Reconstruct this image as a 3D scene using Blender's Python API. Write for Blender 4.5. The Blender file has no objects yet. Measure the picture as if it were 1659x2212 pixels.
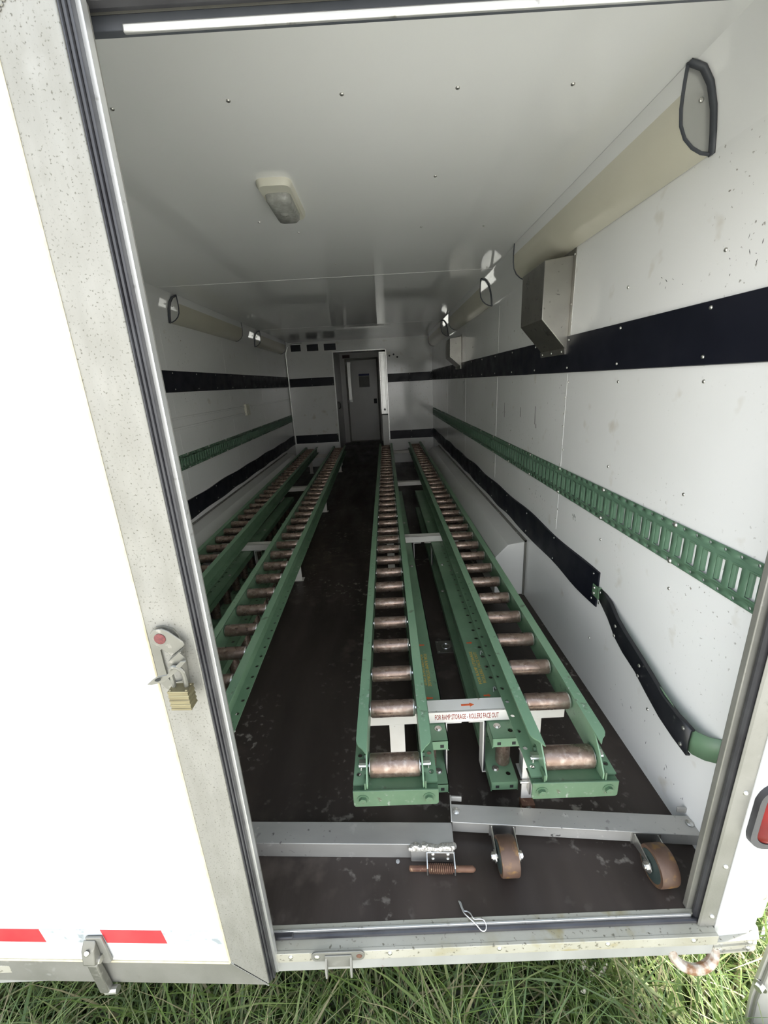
import bpy, bmesh, math, random
from mathutils import Vector, Matrix
random.seed(7)
S = bpy.context.scene
COL = S.collection
R = math.radians

# ------------------------------------------------------------------ camera
cam_d = bpy.data.cameras.new('camera'); cam = bpy.data.objects.new('camera', cam_d); COL.objects.link(cam)
cam_d.sensor_fit = 'HORIZONTAL'; cam_d.sensor_width = 36.0; cam_d.lens = 896.837 / 1659 * 36
cam_d.clip_start = 0.02; cam_d.clip_end = 300
PIT, YAW, ROL = -.3024, -.0097, -.0541
fw = Vector((math.sin(YAW) * math.cos(PIT), math.cos(YAW) * math.cos(PIT), math.sin(PIT)))
rt0 = Vector((math.cos(YAW), -math.sin(YAW), 0)); up0 = rt0.cross(fw)
cr, sr = math.cos(ROL), math.sin(ROL)
rt = cr * rt0 + sr * up0; up = -sr * rt0 + cr * up0
cam.matrix_world = Matrix(((rt.x, up.x, -fw.x, 1.5719), (rt.y, up.y, -fw.y, -.739), (rt.z, up.z, -fw.z, 1.3824), (0, 0, 0, 1)))
S.camera = cam

# ------------------------------------------------------------------ light and exposure
world = bpy.data.worlds.new('overcast_sky'); S.world = world; world.use_nodes = True
wn = world.node_tree.nodes; wl = world.node_tree.links; wn.clear()
wo = wn.new('ShaderNodeOutputWorld'); wb = wn.new('ShaderNodeBackground')
tc = wn.new('ShaderNodeTexCoord'); sx = wn.new('ShaderNodeSeparateXYZ'); rp = wn.new('ShaderNodeValToRGB')
wl.new(tc.outputs['Generated'], sx.inputs[0]); wl.new(sx.outputs['Z'], rp.inputs[0])
rp.color_ramp.elements[0].position = 0.0; rp.color_ramp.elements[0].color = (1.0, .99, .97, 1)
rp.color_ramp.elements[1].position = 0.8; rp.color_ramp.elements[1].color = (.36, .43, .54, 1)
wl.new(rp.outputs[0], wb.inputs[0]); wl.new(wb.outputs[0], wo.inputs[0]); wb.inputs[1].default_value = 1.6
sun_d = bpy.data.lights.new('hazy_sun', 'SUN'); sun_d.energy = 7.8; sun_d.angle = R(10); sun_d.color = (1, .97, .92)
sun = bpy.data.objects.new('hazy_sun', sun_d); COL.objects.link(sun); sun.rotation_euler = Vector((-.60, -.20, -.78)).to_track_quat('-Z', 'Y').to_euler()
S.view_settings.view_transform = 'Standard'; S.view_settings.look = 'None'
S.view_settings.gamma = 1; S.view_settings.use_curve_mapping = False
S.view_settings.exposure = 1.6
S.cycles.max_bounces = 14; S.cycles.diffuse_bounces = 8; S.cycles.glossy_bounces = 6

# ------------------------------------------------------------------ materials
def pm(name, c1, c2=None, scale=6, lo=.35, hi=.65, rough=.5, rvar=0, metal=0, bump=0, bscale=80, stretch=(1, 1, 1),
       spots=None, spots2=None, spec=.5, coat=0, trans=0, emit=None, alpha=1):
    m = bpy.data.materials.new(name); m.use_nodes = True
    nt = m.node_tree; N = nt.nodes; L = nt.links
    b = N['Principled BSDF']
    b.inputs['Roughness'].default_value = rough; b.inputs['Metallic'].default_value = metal
    b.inputs['Specular IOR Level'].default_value = spec; b.inputs['Coat Weight'].default_value = coat
    b.inputs['Coat Roughness'].default_value = .08
    b.inputs['Transmission Weight'].default_value = trans
    if emit: b.inputs['Emission Color'].default_value = (*emit[0], 1); b.inputs['Emission Strength'].default_value = emit[1]
    t = N.new('ShaderNodeTexCoord'); mp = N.new('ShaderNodeMapping'); mp.inputs['Scale'].default_value = stretch
    L.new(t.outputs['Object'], mp.inputs[0])
    def noise(sc, det=4, src=mp.outputs[0]):
        n = N.new('ShaderNodeTexNoise'); n.inputs['Scale'].default_value = sc; n.inputs['Detail'].default_value = det
        L.new(src, n.inputs['Vector']); return n.outputs['Fac']
    def ramp(src, a, z):
        r = N.new('ShaderNodeMapRange'); r.inputs[1].default_value = a; r.inputs[2].default_value = z; r.clamp = True
        L.new(src, r.inputs[0]); return r.outputs[0]
    col = None
    if c2 is None:
        b.inputs['Base Color'].default_value = (*c1, 1)
        rgb = N.new('ShaderNodeRGB'); rgb.outputs[0].default_value = (*c1, 1); col = rgb.outputs[0]
    else:
        mx = N.new('ShaderNodeMix'); mx.data_type = 'RGBA'
        mx.inputs[6].default_value = (*c1, 1); mx.inputs[7].default_value = (*c2, 1)
        L.new(ramp(noise(scale), lo, hi), mx.inputs[0]); col = mx.outputs[2]
    for sp in (spots, spots2):
        if sp:
            c, sc, a, z = sp[:4]
            f = ramp(noise(sc, 3, t.outputs['Object'] if len(sp) < 6 else mp.outputs[0]), a, z)
            if len(sp) > 4 and sp[4]:   # patchy: only where a large noise is high
                f2 = ramp(noise(sp[4], 2, t.outputs['Object']), .5, .68)
                mu = N.new('ShaderNodeMath'); mu.operation = 'MULTIPLY'; L.new(f, mu.inputs[0]); L.new(f2, mu.inputs[1]); f = mu.outputs[0]
            mx = N.new('ShaderNodeMix'); mx.data_type = 'RGBA'; L.new(f, mx.inputs[0]); L.new(col, mx.inputs[6])
            mx.inputs[7].default_value = (*c, 1); col = mx.outputs[2]
    L.new(col, b.inputs['Base Color'])
    if rvar:
        r = N.new('ShaderNodeMapRange'); r.inputs[3].default_value = max(.02, rough - rvar); r.inputs[4].default_value = rough + rvar
        r.inputs[1].default_value = .3; r.inputs[2].default_value = .7
        L.new(noise(scale * 1.7), r.inputs[0]); L.new(r.outputs[0], b.inputs['Roughness'])
    if bump:
        bp = N.new('ShaderNodeBump'); bp.inputs['Strength'].default_value = bump; bp.inputs['Distance'].default_value = .004
        L.new(noise(bscale), bp.inputs['Height']); L.new(bp.outputs[0], b.inputs['Normal'])
    return m

M = {}
M['wall'] = pm('white_wall_panel', (.85, .85, .83), (.88, .88, .865), 2.0, rough=.11, rvar=.04, spots=((.24, .22, .18), 75, .66, .71, 1.6), spots2=((.70, .67, .60), 9, .64, .80), bump=.02, bscale=3)
M['ceil'] = pm('white_ceiling_panel', (.86, .86, .84), (.88, .88, .865), 1.5, rough=.06, rvar=.02, bump=.012, bscale=3)
M['floor'] = pm('worn_black_plywood', (.021, .0155, .0125), (.052, .040, .033), 3.5, rough=.48, rvar=.14, spots=((.27, .245, .21), 30, .58, .67, 2.4), spots2=((.105, .083, .068), 11, .50, .70, 1.3), bump=.25, bscale=45, spec=.4, stretch=(1, .25, 1))
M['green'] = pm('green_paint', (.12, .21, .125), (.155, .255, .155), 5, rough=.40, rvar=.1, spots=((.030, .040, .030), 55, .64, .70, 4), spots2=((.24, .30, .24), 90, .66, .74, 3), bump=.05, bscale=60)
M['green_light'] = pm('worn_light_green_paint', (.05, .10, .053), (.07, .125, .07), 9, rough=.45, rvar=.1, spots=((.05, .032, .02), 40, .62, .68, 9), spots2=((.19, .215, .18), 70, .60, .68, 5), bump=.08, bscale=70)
M['green_track'] = pm('green_track_paint', (.10, .185, .12), (.12, .215, .14), 4, rough=.4, spots=((.24, .31, .23), 40, .66, .76, 3))
M['roller'] = pm('rusty_steel_roller', (.195, .135, .103), (.28, .21, .168), 26, .32, .68, rough=.34, rvar=.12, metal=.75, spots=((.40, .335, .28), 60, .50, .78), bump=.12, bscale=120)
M['steel'] = pm('zinc_steel', (.55, .54, .50), (.66, .65, .61), 20, rough=.32, metal=.95)
M['chrome'] = pm('polished_mirror', (.80, .80, .78), (.72, .72, .70), 1, rough=.04, metal=1, bump=.05, bscale=7)
M['bar'] = pm('scuffed_mild_steel', (.36, .35, .325), (.46, .45, .42), 7, rough=.40, rvar=.12, metal=.5, spots=((.66, .65, .61), 30, .62, .70, 4), spots2=((.10, .095, .09), 60, .63, .70, 5), stretch=(.4, 1, 1))
M['alu'] = pm('weathered_aluminium', (.18, .177, .152), (.235, .23, .205), 5, rough=.5, rvar=.1, metal=.4, spots=((.12, .11, .085), 60, .60, .70, 3), spots2=((.33, .325, .30), 22, .58, .68, 4), bump=.08, bscale=220)
M['alu_speck'] = pm('pitted_aluminium', (.205, .20, .175), (.24, .235, .21), 26, .35, .65, rough=.5, rvar=.1, metal=.35, spots=((.10, .095, .075), 260, .60, .68), spots2=((.29, .285, .26), 14, .60, .72, 3), bump=.12, bscale=260, stretch=(1, 1, .35))
M['alu_bright'] = pm('bright_aluminium', (.58, .58, .56), (.66, .66, .64), 8, rough=.3, metal=.7, spots=((.35, .34, .31), 45, .64, .72))
M['rubber'] = pm('black_rubber', (.022, .021, .024), (.04, .04, .043), 12, rough=.42, rvar=.1)
M['strip'] = pm('blue_black_rubber_strip', (.006, .007, .013), (.010, .011, .018), 5, rough=.42, rvar=.1, bump=.03, bscale=12, spec=.3)
M['strip_worn'] = pm('worn_black_rubber_strip', (.008, .009, .012), (.016, .017, .02), 8, rough=.4, rvar=.1, spots=((.05, .055, .05), 50, .66, .72), bump=.05, bscale=15)
M['white_paint'] = pm('chipped_white_paint', (.66, .63, .57), (.72, .70, .65), 9, rough=.45, spots=((.26, .19, .11), 34, .70, .76), spots2=((.40, .36, .28), 80, .70, .76))
M['door_white'] = pm('white_door_skin', (.60, .61, .60), (.63, .64, .63), 3, rough=.3, spots=((.15, .145, .135), 85, .69, .71, 3.2))
M['post_white'] = pm('white_painted_skin', (.46, .465, .455), (.52, .525, .515), 3, rough=.32, spots=((.28, .27, .235), 8, .62, .74), bump=.15, bscale=9)
M['beam_white'] = pm('dirty_white_beam', (.26, .26, .24), (.32, .32, .30), 8, rough=.45, spots=((.13, .05, .03), 34, .66, .71, 6), stretch=(1, 1, .2))
M['sill'] = pm('stained_sill_aluminium', (.34, .325, .26), (.41, .395, .335), 6, rough=.5, rvar=.1, metal=.2, spots=((.28, .24, .115), 16, .52, .66, 2), spots2=((.15, .14, .105), 90, .62, .70), bump=.06, bscale=160, stretch=(1, 1, .2))
M['hasp'] = pm('dull_plated_steel', (.15, .147, .125), (.19, .187, .16), 14, rough=.38, metal=.5, spots=((.27, .26, .23), 60, .60, .70))
M['green_skylit'] = pm('worn_skylit_green_paint', (.16, .285, .175), (.21, .335, .21), 9, rough=.45, rvar=.1, spots=((.09, .10, .07), 40, .62, .68, 7), spots2=((.36, .42, .34), 70, .61, .69, 5), bump=.06, bscale=70, stretch=(1, .3, 1))  # paler copy of the green, skylight on upward faces in the colour; chips are wear
M['caulk'] = pm('yellowed_caulk', (.46, .41, .27), (.52, .47, .34), 40, rough=.6)
M['lens'] = pm('cream_light_lens', (.66, .63, .51), (.70, .67, .55), 3, rough=.20, spec=.5)
M['bezel'] = pm('dark_gasket', (.05, .055, .065), (.07, .075, .085), 10, rough=.5)
M['plastic_white'] = pm('yellowed_white_plastic', (.66, .64, .53), (.70, .68, .58), 5, rough=.35)
M['clear'] = pm('ribbed_clear_plastic', (.55, .55, .51), (.42, .42, .39), 60, rough=.22, trans=.35, bump=.3, bscale=120)
M['red'] = pm('red_reflective_tape', (.40, .022, .032), (.46, .05, .055), 7, rough=.35)
M['silver_tape'] = pm('silver_reflective_tape', (.40, .42, .42), (.50, .52, .52), 14, .4, .6, rough=.38, spots=((.26, .29, .30), 30, .56, .64))
M['tail_red'] = pm('red_tail_lens', (.20, .003, .003), (.11, .003, .003), 12, rough=.3, spec=.2)
M['brass'] = pm('laminated_brass', (.23, .205, .12), (.14, .12, .07), 70, rough=.38, metal=.7, stretch=(.15, .15, 3))
M['red_dot'] = pm('red_mottled_button', (.15, .03, .028), (.09, .02, .02), 300, rough=.6)
M['rust'] = pm('rusty_iron', (.10, .045, .028), (.17, .09, .055), 30, rough=.65, metal=.3, spots=((.4, .29, .17), 60, .62, .70), bump=.2)
M['rust_wheel'] = pm('rust_stained_wheel_tread', (.075, .042, .027), (.115, .068, .045), 18, rough=.5, metal=.2, spots=((.19, .105, .035), 30, .54, .66), bump=.1)
M['wheel_hub'] = pm('dark_green_wheel_core', (.014, .024, .022), (.025, .038, .034), 18, rough=.6)
M['hook'] = pm('rust_stained_white_hook', (.42, .39, .33), (.20, .10, .045), 45, .40, .62, rough=.6, bump=.1)
M['weld'] = pm('bright_weld_bead', (.66, .65, .62), (.46, .44, .40), 160, .4, .6, rough=.35, metal=.8, bump=.4, bscale=160)
M['red_ink'] = pm('dull_red_ink', (.30, .05, .035), (.24, .04, .03), 90, rough=.6)
M['orange'] = pm('orange_red_ink', (.68, .13, .035), (.60, .10, .03), 60, rough=.55)
M['yellow_ink'] = pm('mustard_yellow_ink', (.62, .42, .08), (.50, .33, .06), 90, rough=.55)
M['blue_ink'] = pm('dark_blue_ink', (.01, .018, .12), (.015, .025, .16), 60, rough=.5)
M['paper'] = pm('grey_label_paper', (.36, .36, .34), (.28, .28, .27), 60, rough=.6)
M['dark'] = pm('black_plastic', (.012, .012, .014), (.02, .02, .022), 12, rough=.45)
M['maroon'] = pm('dark_maroon_sticker', (.06, .018, .024), (.05, .015, .02), 12, rough=.5)
M['hole'] = pm('dark_recess', (.012, .014, .012), rough=.8)
M['inner'] = pm('grey_white_lining', (.74, .74, .70), (.79, .79, .76), 2, rough=.25)
M['hood'] = pm('brushed_sheet_metal', (.36, .35, .315), (.30, .29, .265), 6, rough=.34, rvar=.08, metal=.85, spots=((.18, .175, .16), 40, .64, .70))
M['soil'] = pm('pale_dry_ground', (.39, .385, .36), (.46, .455, .43), 1.5, rough=.9, spots=((.18, .18, .13), 14, .5, .62), bump=.6, bscale=30)
M['grey_panel'] = pm('scuffed_grey_aluminium', (.42, .41, .37), (.54, .52, .48), 6, rough=.55, metal=.3, spots=((.76, .74, .70), 24, .58, .66, 4))
M['grille'] = pm('blue_black_grille', (.007, .008, .014), (.014, .016, .024), 20, rough=.45)

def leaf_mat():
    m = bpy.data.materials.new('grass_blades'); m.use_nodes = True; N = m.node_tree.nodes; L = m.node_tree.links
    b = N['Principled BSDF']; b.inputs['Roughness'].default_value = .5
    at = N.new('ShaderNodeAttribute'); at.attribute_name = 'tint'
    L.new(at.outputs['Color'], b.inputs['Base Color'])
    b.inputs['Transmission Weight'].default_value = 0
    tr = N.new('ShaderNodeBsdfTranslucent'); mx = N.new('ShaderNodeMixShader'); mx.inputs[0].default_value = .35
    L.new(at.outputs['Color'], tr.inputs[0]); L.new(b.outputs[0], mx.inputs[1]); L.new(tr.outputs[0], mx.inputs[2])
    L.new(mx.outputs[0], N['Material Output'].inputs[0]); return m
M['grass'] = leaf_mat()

M['cap'] = pm('grey_cap_plate', (.42, .42, .40), (.46, .46, .44), 4, rough=.2, metal=.4)
# ------------------------------------------------------------------ mesh helpers
def smooth(P, n=4):
    out = []; P = [Vector(p) for p in P]
    for i in range(len(P) - 1):
        p0, p1, p2, p3 = P[max(i - 1, 0)], P[i], P[i + 1], P[min(i + 2, len(P) - 1)]
        for k in range(n):
            s = k / n; out.append(.5 * ((2 * p1) + (p2 - p0) * s + (2 * p0 - 5 * p1 + 4 * p2 - p3) * s * s + (3 * p1 - p0 - 3 * p2 + p3) * s ** 3))
    return out + [P[-1]]
ORG = {}
class MB:
    def __init__(s): s.v = []; s.f = []; s.m = []; s.cur = 0; s.g = []
    def add(s, vs, fs):
        o = len(s.v); s.v += [Vector(p) for p in vs]
        for f in fs: s.f.append([i + o for i in f]); s.m.append(s.cur)
        return s
    def mat(s, i): s.cur = i; return s
    def hexa(s, p):   # 8 points: bottom 4 ccw, top 4 ccw
        return s.add(p, [(3, 2, 1, 0), (4, 5, 6, 7), (0, 1, 5, 4), (1, 2, 6, 5), (2, 3, 7, 6), (3, 0, 4, 7)])
    def box(s, x0, x1, y0, y1, z0, z1):
        return s.hexa([(x0, y0, z0), (x1, y0, z0), (x1, y1, z0), (x0, y1, z0), (x0, y0, z1), (x1, y0, z1), (x1, y1, z1), (x0, y1, z1)])
    def prism(s, pts, ext):   # planar polygon extruded along ext
        e = Vector(ext); n = len(pts); p = [Vector(q) for q in pts]
        nrm = sum(((p[i].cross(p[(i + 1) % n])) for i in range(n)), Vector())
        if nrm.dot(e) > 0: p = p[::-1]
        vs = p + [q + e for q in p]
        fs = [list(range(n)), list(range(2 * n - 1, n - 1, -1))]
        for i in range(n): j = (i + 1) % n; fs.append((j, i, i + n, j + n))
        return s.add(vs, fs)
    def cyl(s, a, b, r, n=12, r2=None, cap=True):
        a, b = Vector(a), Vector(b); d = (b - a).normalized(); r2 = r if r2 is None else r2
        u = d.orthogonal().normalized(); w = d.cross(u)
        vs = []
        for q, rr in ((a, r), (b, r2)):
            for i in range(n):
                t = 2 * math.pi * i / n; vs.append(q + u * (rr * math.cos(t)) + w * (rr * math.sin(t)))
        fs = [(i, (i + 1) % n, n + (i + 1) % n, n + i) for i in range(n)]
        if cap: fs += [list(range(n - 1, -1, -1)), list(range(n, 2 * n))]
        return s.add(vs, fs)
    def lathe(s, prof, org, axis, n=16):  # prof: (r, t) along axis
        o = Vector(org); d = Vector(axis).normalized(); u = d.orthogonal().normalized(); w = d.cross(u); vs = []; k = len(prof)
        for r, t in prof:
            for i in range(n):
                a = 2 * math.pi * i / n; vs.append(o + d * t + u * (r * math.cos(a)) + w * (r * math.sin(a)))
        fs = []
        for j in range(k - 1):
            for i in range(n): fs.append((j * n + i, j * n + (i + 1) % n, (j + 1) * n + (i + 1) % n, (j + 1) * n + i))
        fs += [list(range(n - 1, -1, -1)), list(range((k - 1) * n, k * n))]
        return s.add(vs, fs)
    def tube(s, path, r, n=8, flat=None, closed=False):
        P = [Vector(p) for p in path]; k = len(P); vs = []; pu = None
        for i, p in enumerate(P):
            if closed: d = (P[(i + 1) % k] - P[i - 1]).normalized()
            else: d = (P[min(i + 1, k - 1)] - P[max(i - 1, 0)]).normalized()
            if pu is None: u = d.orthogonal().normalized()
            else: u = (pu - d * pu.dot(d)).normalized()
            pu = u; w = d.cross(u)
            for j in range(n):
                a = 2 * math.pi * j / n; vs.append(p + u * (r * math.cos(a)) + w * (r * math.sin(a)))
        fs = []
        for i in range(k if closed else k - 1):
            i2 = (i + 1) % k
            for j in range(n): fs.append((i * n + j, i * n + (j + 1) % n, i2 * n + (j + 1) % n, i2 * n + j))
        if not closed: fs += [list(range(n - 1, -1, -1)), list(range((k - 1) * n, k * n))]
        return s.add(vs, fs)
    def sweep(s, prof, path_pairs):   # prof: list of (a,b); path_pairs: function mapping (a,b,i) ; generic ribbon of profiles
        k = len(path_pairs); n = len(prof); vs = []
        for fn in path_pairs: vs += [fn(a, b) for a, b in prof]
        fs = []
        for i in range(k - 1):
            for j in range(n - 1): fs.append((i * n + j, i * n + j + 1, (i + 1) * n + j + 1, (i + 1) * n + j))
        return s.add(vs, fs)
    def perf(s, us, v0, v1, fn, hole=8):
        # us: list of (u0, u1, hole or None), hole = (uc, vc, hu, hv); fn(u, v) -> point
        for u0, u1, h in us:
            if h is None:
                s.add([fn(u0, v0), fn(u1, v0), fn(u1, v1), fn(u0, v1)], [(0, 1, 2, 3)]); continue
            uc, vc, hu, hv = h
            out = [(u0, v0), (uc, v0), (u1, v0), (u1, vc), (u1, v1), (uc, v1), (u0, v1), (u0, vc)]
            if hole == 8: inn = [(uc + hu * math.cos(R(a)), vc + hv * math.sin(R(a))) for a in (225, 270, 315, 0, 45, 90, 135, 180)]
            else: inn = [(uc - hu, vc - hv), (uc, vc - hv), (uc + hu, vc - hv), (uc + hu, vc), (uc + hu, vc + hv), (uc, vc + hv), (uc - hu, vc + hv), (uc - hu, vc)]
            s.add([fn(*q) for q in out] + [fn(*q) for q in inn], [(i, (i + 1) % 8, 8 + (i + 1) % 8, 8 + i) for i in range(8)])
        return s
    def hexbolt(s, c, axis, r=.008, h=.006, washer=True):
        s.g.append((len(s.v), len(s.f))); c = Vector(c); d = Vector(axis).normalized()
        if washer: s.cyl(c, c + d * .0015, r * 1.5, 12)
        s.cyl(c, c + d * h, r, 6); return s
    def dome(s, c, axis, r=.006, h=.004):
        s.g.append((len(s.v), len(s.f)))
        return s.lathe([(r, 0), (r * .92, h * .45), (r * .6, h * .85), (r * .15, h)], c, axis, 8)
    def piece(s): s.g.append((len(s.v), len(s.f))); return s
    def each(s, name, mat, parent, bevel=0):
        # every fastener or piece becomes a part of its own, with its own origin
        out = []; ends = s.g[1:] + [(len(s.v), len(s.f))]
        base = ORG.get(parent, Vector())
        for (v0, f0), (v1, f1) in zip(s.g, ends):
            q = MB(); c = sum(s.v[v0:v1], Vector()) / (v1 - v0)
            q.v = [p - c + base for p in s.v[v0:v1]]; q.f = [[i - v0 for i in f] for f in s.f[f0:f1]]; q.m = s.m[f0:f1]
            o = q.build(name, mat, parent, bevel); o.location = c - base; out.append(o)
        return out
    def build(s, name, mats, parent=None, bevel=0, sharp=35, solid=0, merge=False):
        me = bpy.data.meshes.new(name)
        org = ORG.get(parent, Vector()) if parent else Vector()
        me.from_pydata([p - org for p in s.v], [], s.f)
        if not isinstance(mats, (list, tuple)): mats = [mats]
        for m in mats: me.materials.append(m)
        for p, i in zip(me.polygons, s.m): p.material_index = min(i, len(mats) - 1)
        if merge:
            bm = bmesh.new(); bm.from_mesh(me); bmesh.ops.remove_doubles(bm, verts=bm.verts, dist=1e-5)
            bm.to_mesh(me); bm.free()
        me.validate(); me.update()
        me.shade_smooth(); me.set_sharp_from_angle(angle=R(sharp))
        o = bpy.data.objects.new(name, me); COL.objects.link(o)
        if parent: o.parent = parent
        ORG[o] = org
        if solid:
            q = o.modifiers.new('thickness', 'SOLIDIFY'); q.thickness = solid; q.offset = -1
        if bevel:
            q = o.modifiers.new('bevel', 'BEVEL'); q.width = bevel; q.segments = 2; q.limit_method = 'ANGLE'; q.angle_limit = R(50)
        return o

def tag(o, label=None, cat=None, group=None, kind=None):
    if label: o['label'] = label
    if cat: o['category'] = cat
    if group: o['group'] = group
    if kind: o['kind'] = kind
    return o
def thing(name, loc, label=None, cat=None, group=None, kind=None, local=False, rot=(0, 0, 0)):
    o = bpy.data.objects.new(name, None); COL.objects.link(o); o.location = loc; o.rotation_euler = rot
    o.empty_display_size = .05
    ORG[o] = Vector() if local else Vector(loc)
    return tag(o, label, cat, group, kind)
def copy_tree(o, parent=None):
    c = o.copy(); COL.objects.link(c)
    if parent: c.parent = parent
    for ch in [x for x in o.children]: copy_tree(ch, c)
    return c
def text(name, body, mat, parent, mtx, size=.03, width=1.0, align='CENTER', depth=.0006):
    cu = bpy.data.curves.new(name, 'FONT'); cu.body = body; cu.size = size; cu.align_x = align; cu.align_y = 'CENTER'
    cu.extrude = depth; cu.resolution_u = 2
    tmp = bpy.data.objects.new(name, cu); COL.objects.link(tmp)
    dg = bpy.context.evaluated_depsgraph_get(); me = bpy.data.meshes.new_from_object(tmp.evaluated_get(dg))
    bpy.data.objects.remove(tmp); me.materials.clear(); me.materials.append(mat)
    for v in me.vertices: v.co = mtx @ Vector((v.co.x * width, v.co.y, v.co.z))
    o = bpy.data.objects.new(name, me); COL.objects.link(o)
    org = ORG.get(parent, Vector()) if parent else Vector()
    for v in me.vertices: v.co -= org
    if parent: o.parent = parent
    ORG[o] = org; return o
def frame_mtx(o, x, y, z):
    x, y, z = Vector(x).normalized(), Vector(y).normalized(), Vector(z).normalized()
    return Matrix(((x.x, y.x, z.x, o[0]), (x.y, y.y, z.y, o[1]), (x.z, y.z, z.z, o[2]), (0, 0, 0, 1)))
def arrow_pts(l, w):
    return [(-l / 2, -w * .22), (l * .15, -w * .22), (l * .15, -w / 2), (l / 2, 0), (l * .15, w / 2), (l * .15, w * .22), (-l / 2, w * .22)]
def arrow(name, mat, parent, mtx, l, w, th=.0006):
    mb = MB(); p = [mtx @ Vector((a, b, 0)) for a, b in arrow_pts(l, w)]
    e = (mtx.to_3x3() @ Vector((0, 0, th))); mb.prism(p, e); return mb.build(name, mat, parent)

# ------------------------------------------------------------------ room dimensions (m): x across, y into the trailer, z up
W, H, L = 2.44, 2.08, 6.63
DX0, DX1, DZ = .795, 1.666, 1.895          # doorway in the far bulkhead
LF = 9.66                                  # front wall behind the bulkhead

# ------------------------------------------------------------------ shell
WO = W + .035                              # outer face of the right side
mb = MB(); mb.box(-.06, WO, 0, LF + .1, -.075, 0); tag(mb.build('floor', M['floor']), kind='structure')
mb = MB(); mb.box(-.06, WO, .02, LF + .1, H, H + .06); ceil = tag(mb.build('ceiling', M['ceil']), kind='structure')
mb = MB()
for x, y in [(.925, .577), (1.223, .572), (1.51, .573), (1.802, .575), (2.097, .588), (1.074, 1.382), (1.218, 1.535), (1.804, 1.044), (2.106, 1.586), (1.801, 1.555), (1.333, 2.106), (1.802, 2.864), (.62, .575), (.35, .575)]:
    mb.dome((x, y, H), (0, 0, -1), .006, .004)
mb.each('screw', M['steel'], ceil)
mb = MB()
for y in (2.44, 4.88): mb.piece().box(.07, W - .07, y - .012, y + .012, H - .0015, H)
mb.each('seam_cover', M['ceil'], ceil)
wr = MB(); wr.box(W, WO, -.03, LF + .1, -.075, H + .06); wr = tag(wr.build('wall_right', M['wall']), kind='structure')
wlft = MB(); wlft.box(-.06, 0, -.03, LF + .1, -.075, H + .06); wlft = tag(wlft.build('wall_left', M['wall']), kind='structure')
# seams: narrow cover beads
mb = MB()
for y in (1.29, 2.51, 3.73, 4.95): [mb.piece().box(W - .0012, W, y - .0025, y + .0025, a, b) for a, b in ((.61, .80), (.94, 1.376), (1.546, 1.86))]
mb.each('panel_joint', M['wall'], wr)
mb = MB()
for y in (1.29, 2.51, 3.73, 4.95): [mb.piece().box(0, .0012, y - .0025, y + .0025, a, b) for a, b in ((.60, .805), (.932, 1.09), (1.23, 1.386), (1.552, 1.86))]
mb.each('panel_joint', M['wall'], wlft)
mb = MB()
for k in range(15):
    y = .43 + k * .425
    for z in ((1.651, 1.34, 1.024, .72, .25) if y < 1.25 else (1.34, 1.024, .72) if 1.25 < y < 1.66 or 3.9 < y < 4.3 else (1.651, 1.34, 1.024, .72)): mb.dome((W, y + random.uniform(-.004, .004), z), (-1, 0, 0), .0055, .004)
for z in (1.27, 1.194, 1.135, .95, .66): mb.dome((W, 1.30, z), (-1, 0, 0), .0045, .004)
mb.each('screw', M['steel'], wr)
# dark scuff marks on the right wall
def scuff(cy, cz, ly, lz, n):
    mb = MB()
    for _ in range(n):
        y = cy + random.gauss(0, ly * .4); z = cz + random.gauss(0, lz * .4); l = random.uniform(.0015, .007); w = random.uniform(.0004, .0013); a = random.uniform(.5, 1.9)
        u = Vector((0, math.cos(a), math.sin(a))); v = Vector((0, -math.sin(a), math.cos(a))); c = Vector((W, y, z))
        mb.prism([c - u * l, c + v * w - u * l * .3, c + u * l, c - v * w + u * l * .2], (-.0004, 0, 0))
    return mb
mb = MB()
for y, z, l in ((1.947, 1.159, .03), (1.683, 1.158, .05), (2.3, 1.15, .05), (1.66, 1.1, .012)):
    mb.prism([(W, y - .004, z - l), (W, y + .002, z - l), (W, y + .005, z + l), (W, y, z + l)], (-.0005, 0, 0))
tag(mb.build('scuff_mark', M['dark'], wr), kind='stuff')
for cy, cz, ly, lz, n in ((1.101, .734, .02, .03, 16), (.55, .17, .25, .05, 6), (.36, .25, .12, .12, 6), (.25, .10, .12, .06, 6), (1.6, .72, .15, .04, 8), (.32, 1.63, .12, .06, 12), (.62, 1.62, .10, .03, 7)):
    tag(scuff(cy, cz, ly, lz, n).build('scuff_mark', M['dark'], wr), kind='stuff')
# far bulkhead with the doorway cut out
mb = MB(); mb.box(0, DX0, L, L + .05, 0, H); mb.box(DX1, W, L, L + .05, 0, H); mb.box(DX0, DX1, L, L + .05, DZ, H)
wb_ = tag(mb.build('wall_bulkhead', M['wall']), kind='structure')
mb = MB()
for x in (1.73, 1.80, 1.86): mb.piece().lathe([(.016, 0), (.012, .002), (.003, .003)], (x, L, 1.80 - (x - 1.73) * .2 + (.0 if x != 1.8 else .03)), (0, -1, 0), 8)
mb.each('patch_spot', M['bezel'], wb_)
# front compartment behind the doorway
mb = MB(); mb.box(.56, .62, L + .05, LF, 0, H); tag(mb.build('wall_compartment_left', M['inner']), kind='structure')
mb = MB(); mb.box(1.76, 1.82, L + .05, LF, 0, H); tag(mb.build('wall_compartment_right', M['inner']), kind='structure')
mb = MB(); mb.box(.0, W, LF, LF + .06, 0, H); tag(mb.build('wall_front', M['inner']), kind='structure')
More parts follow.
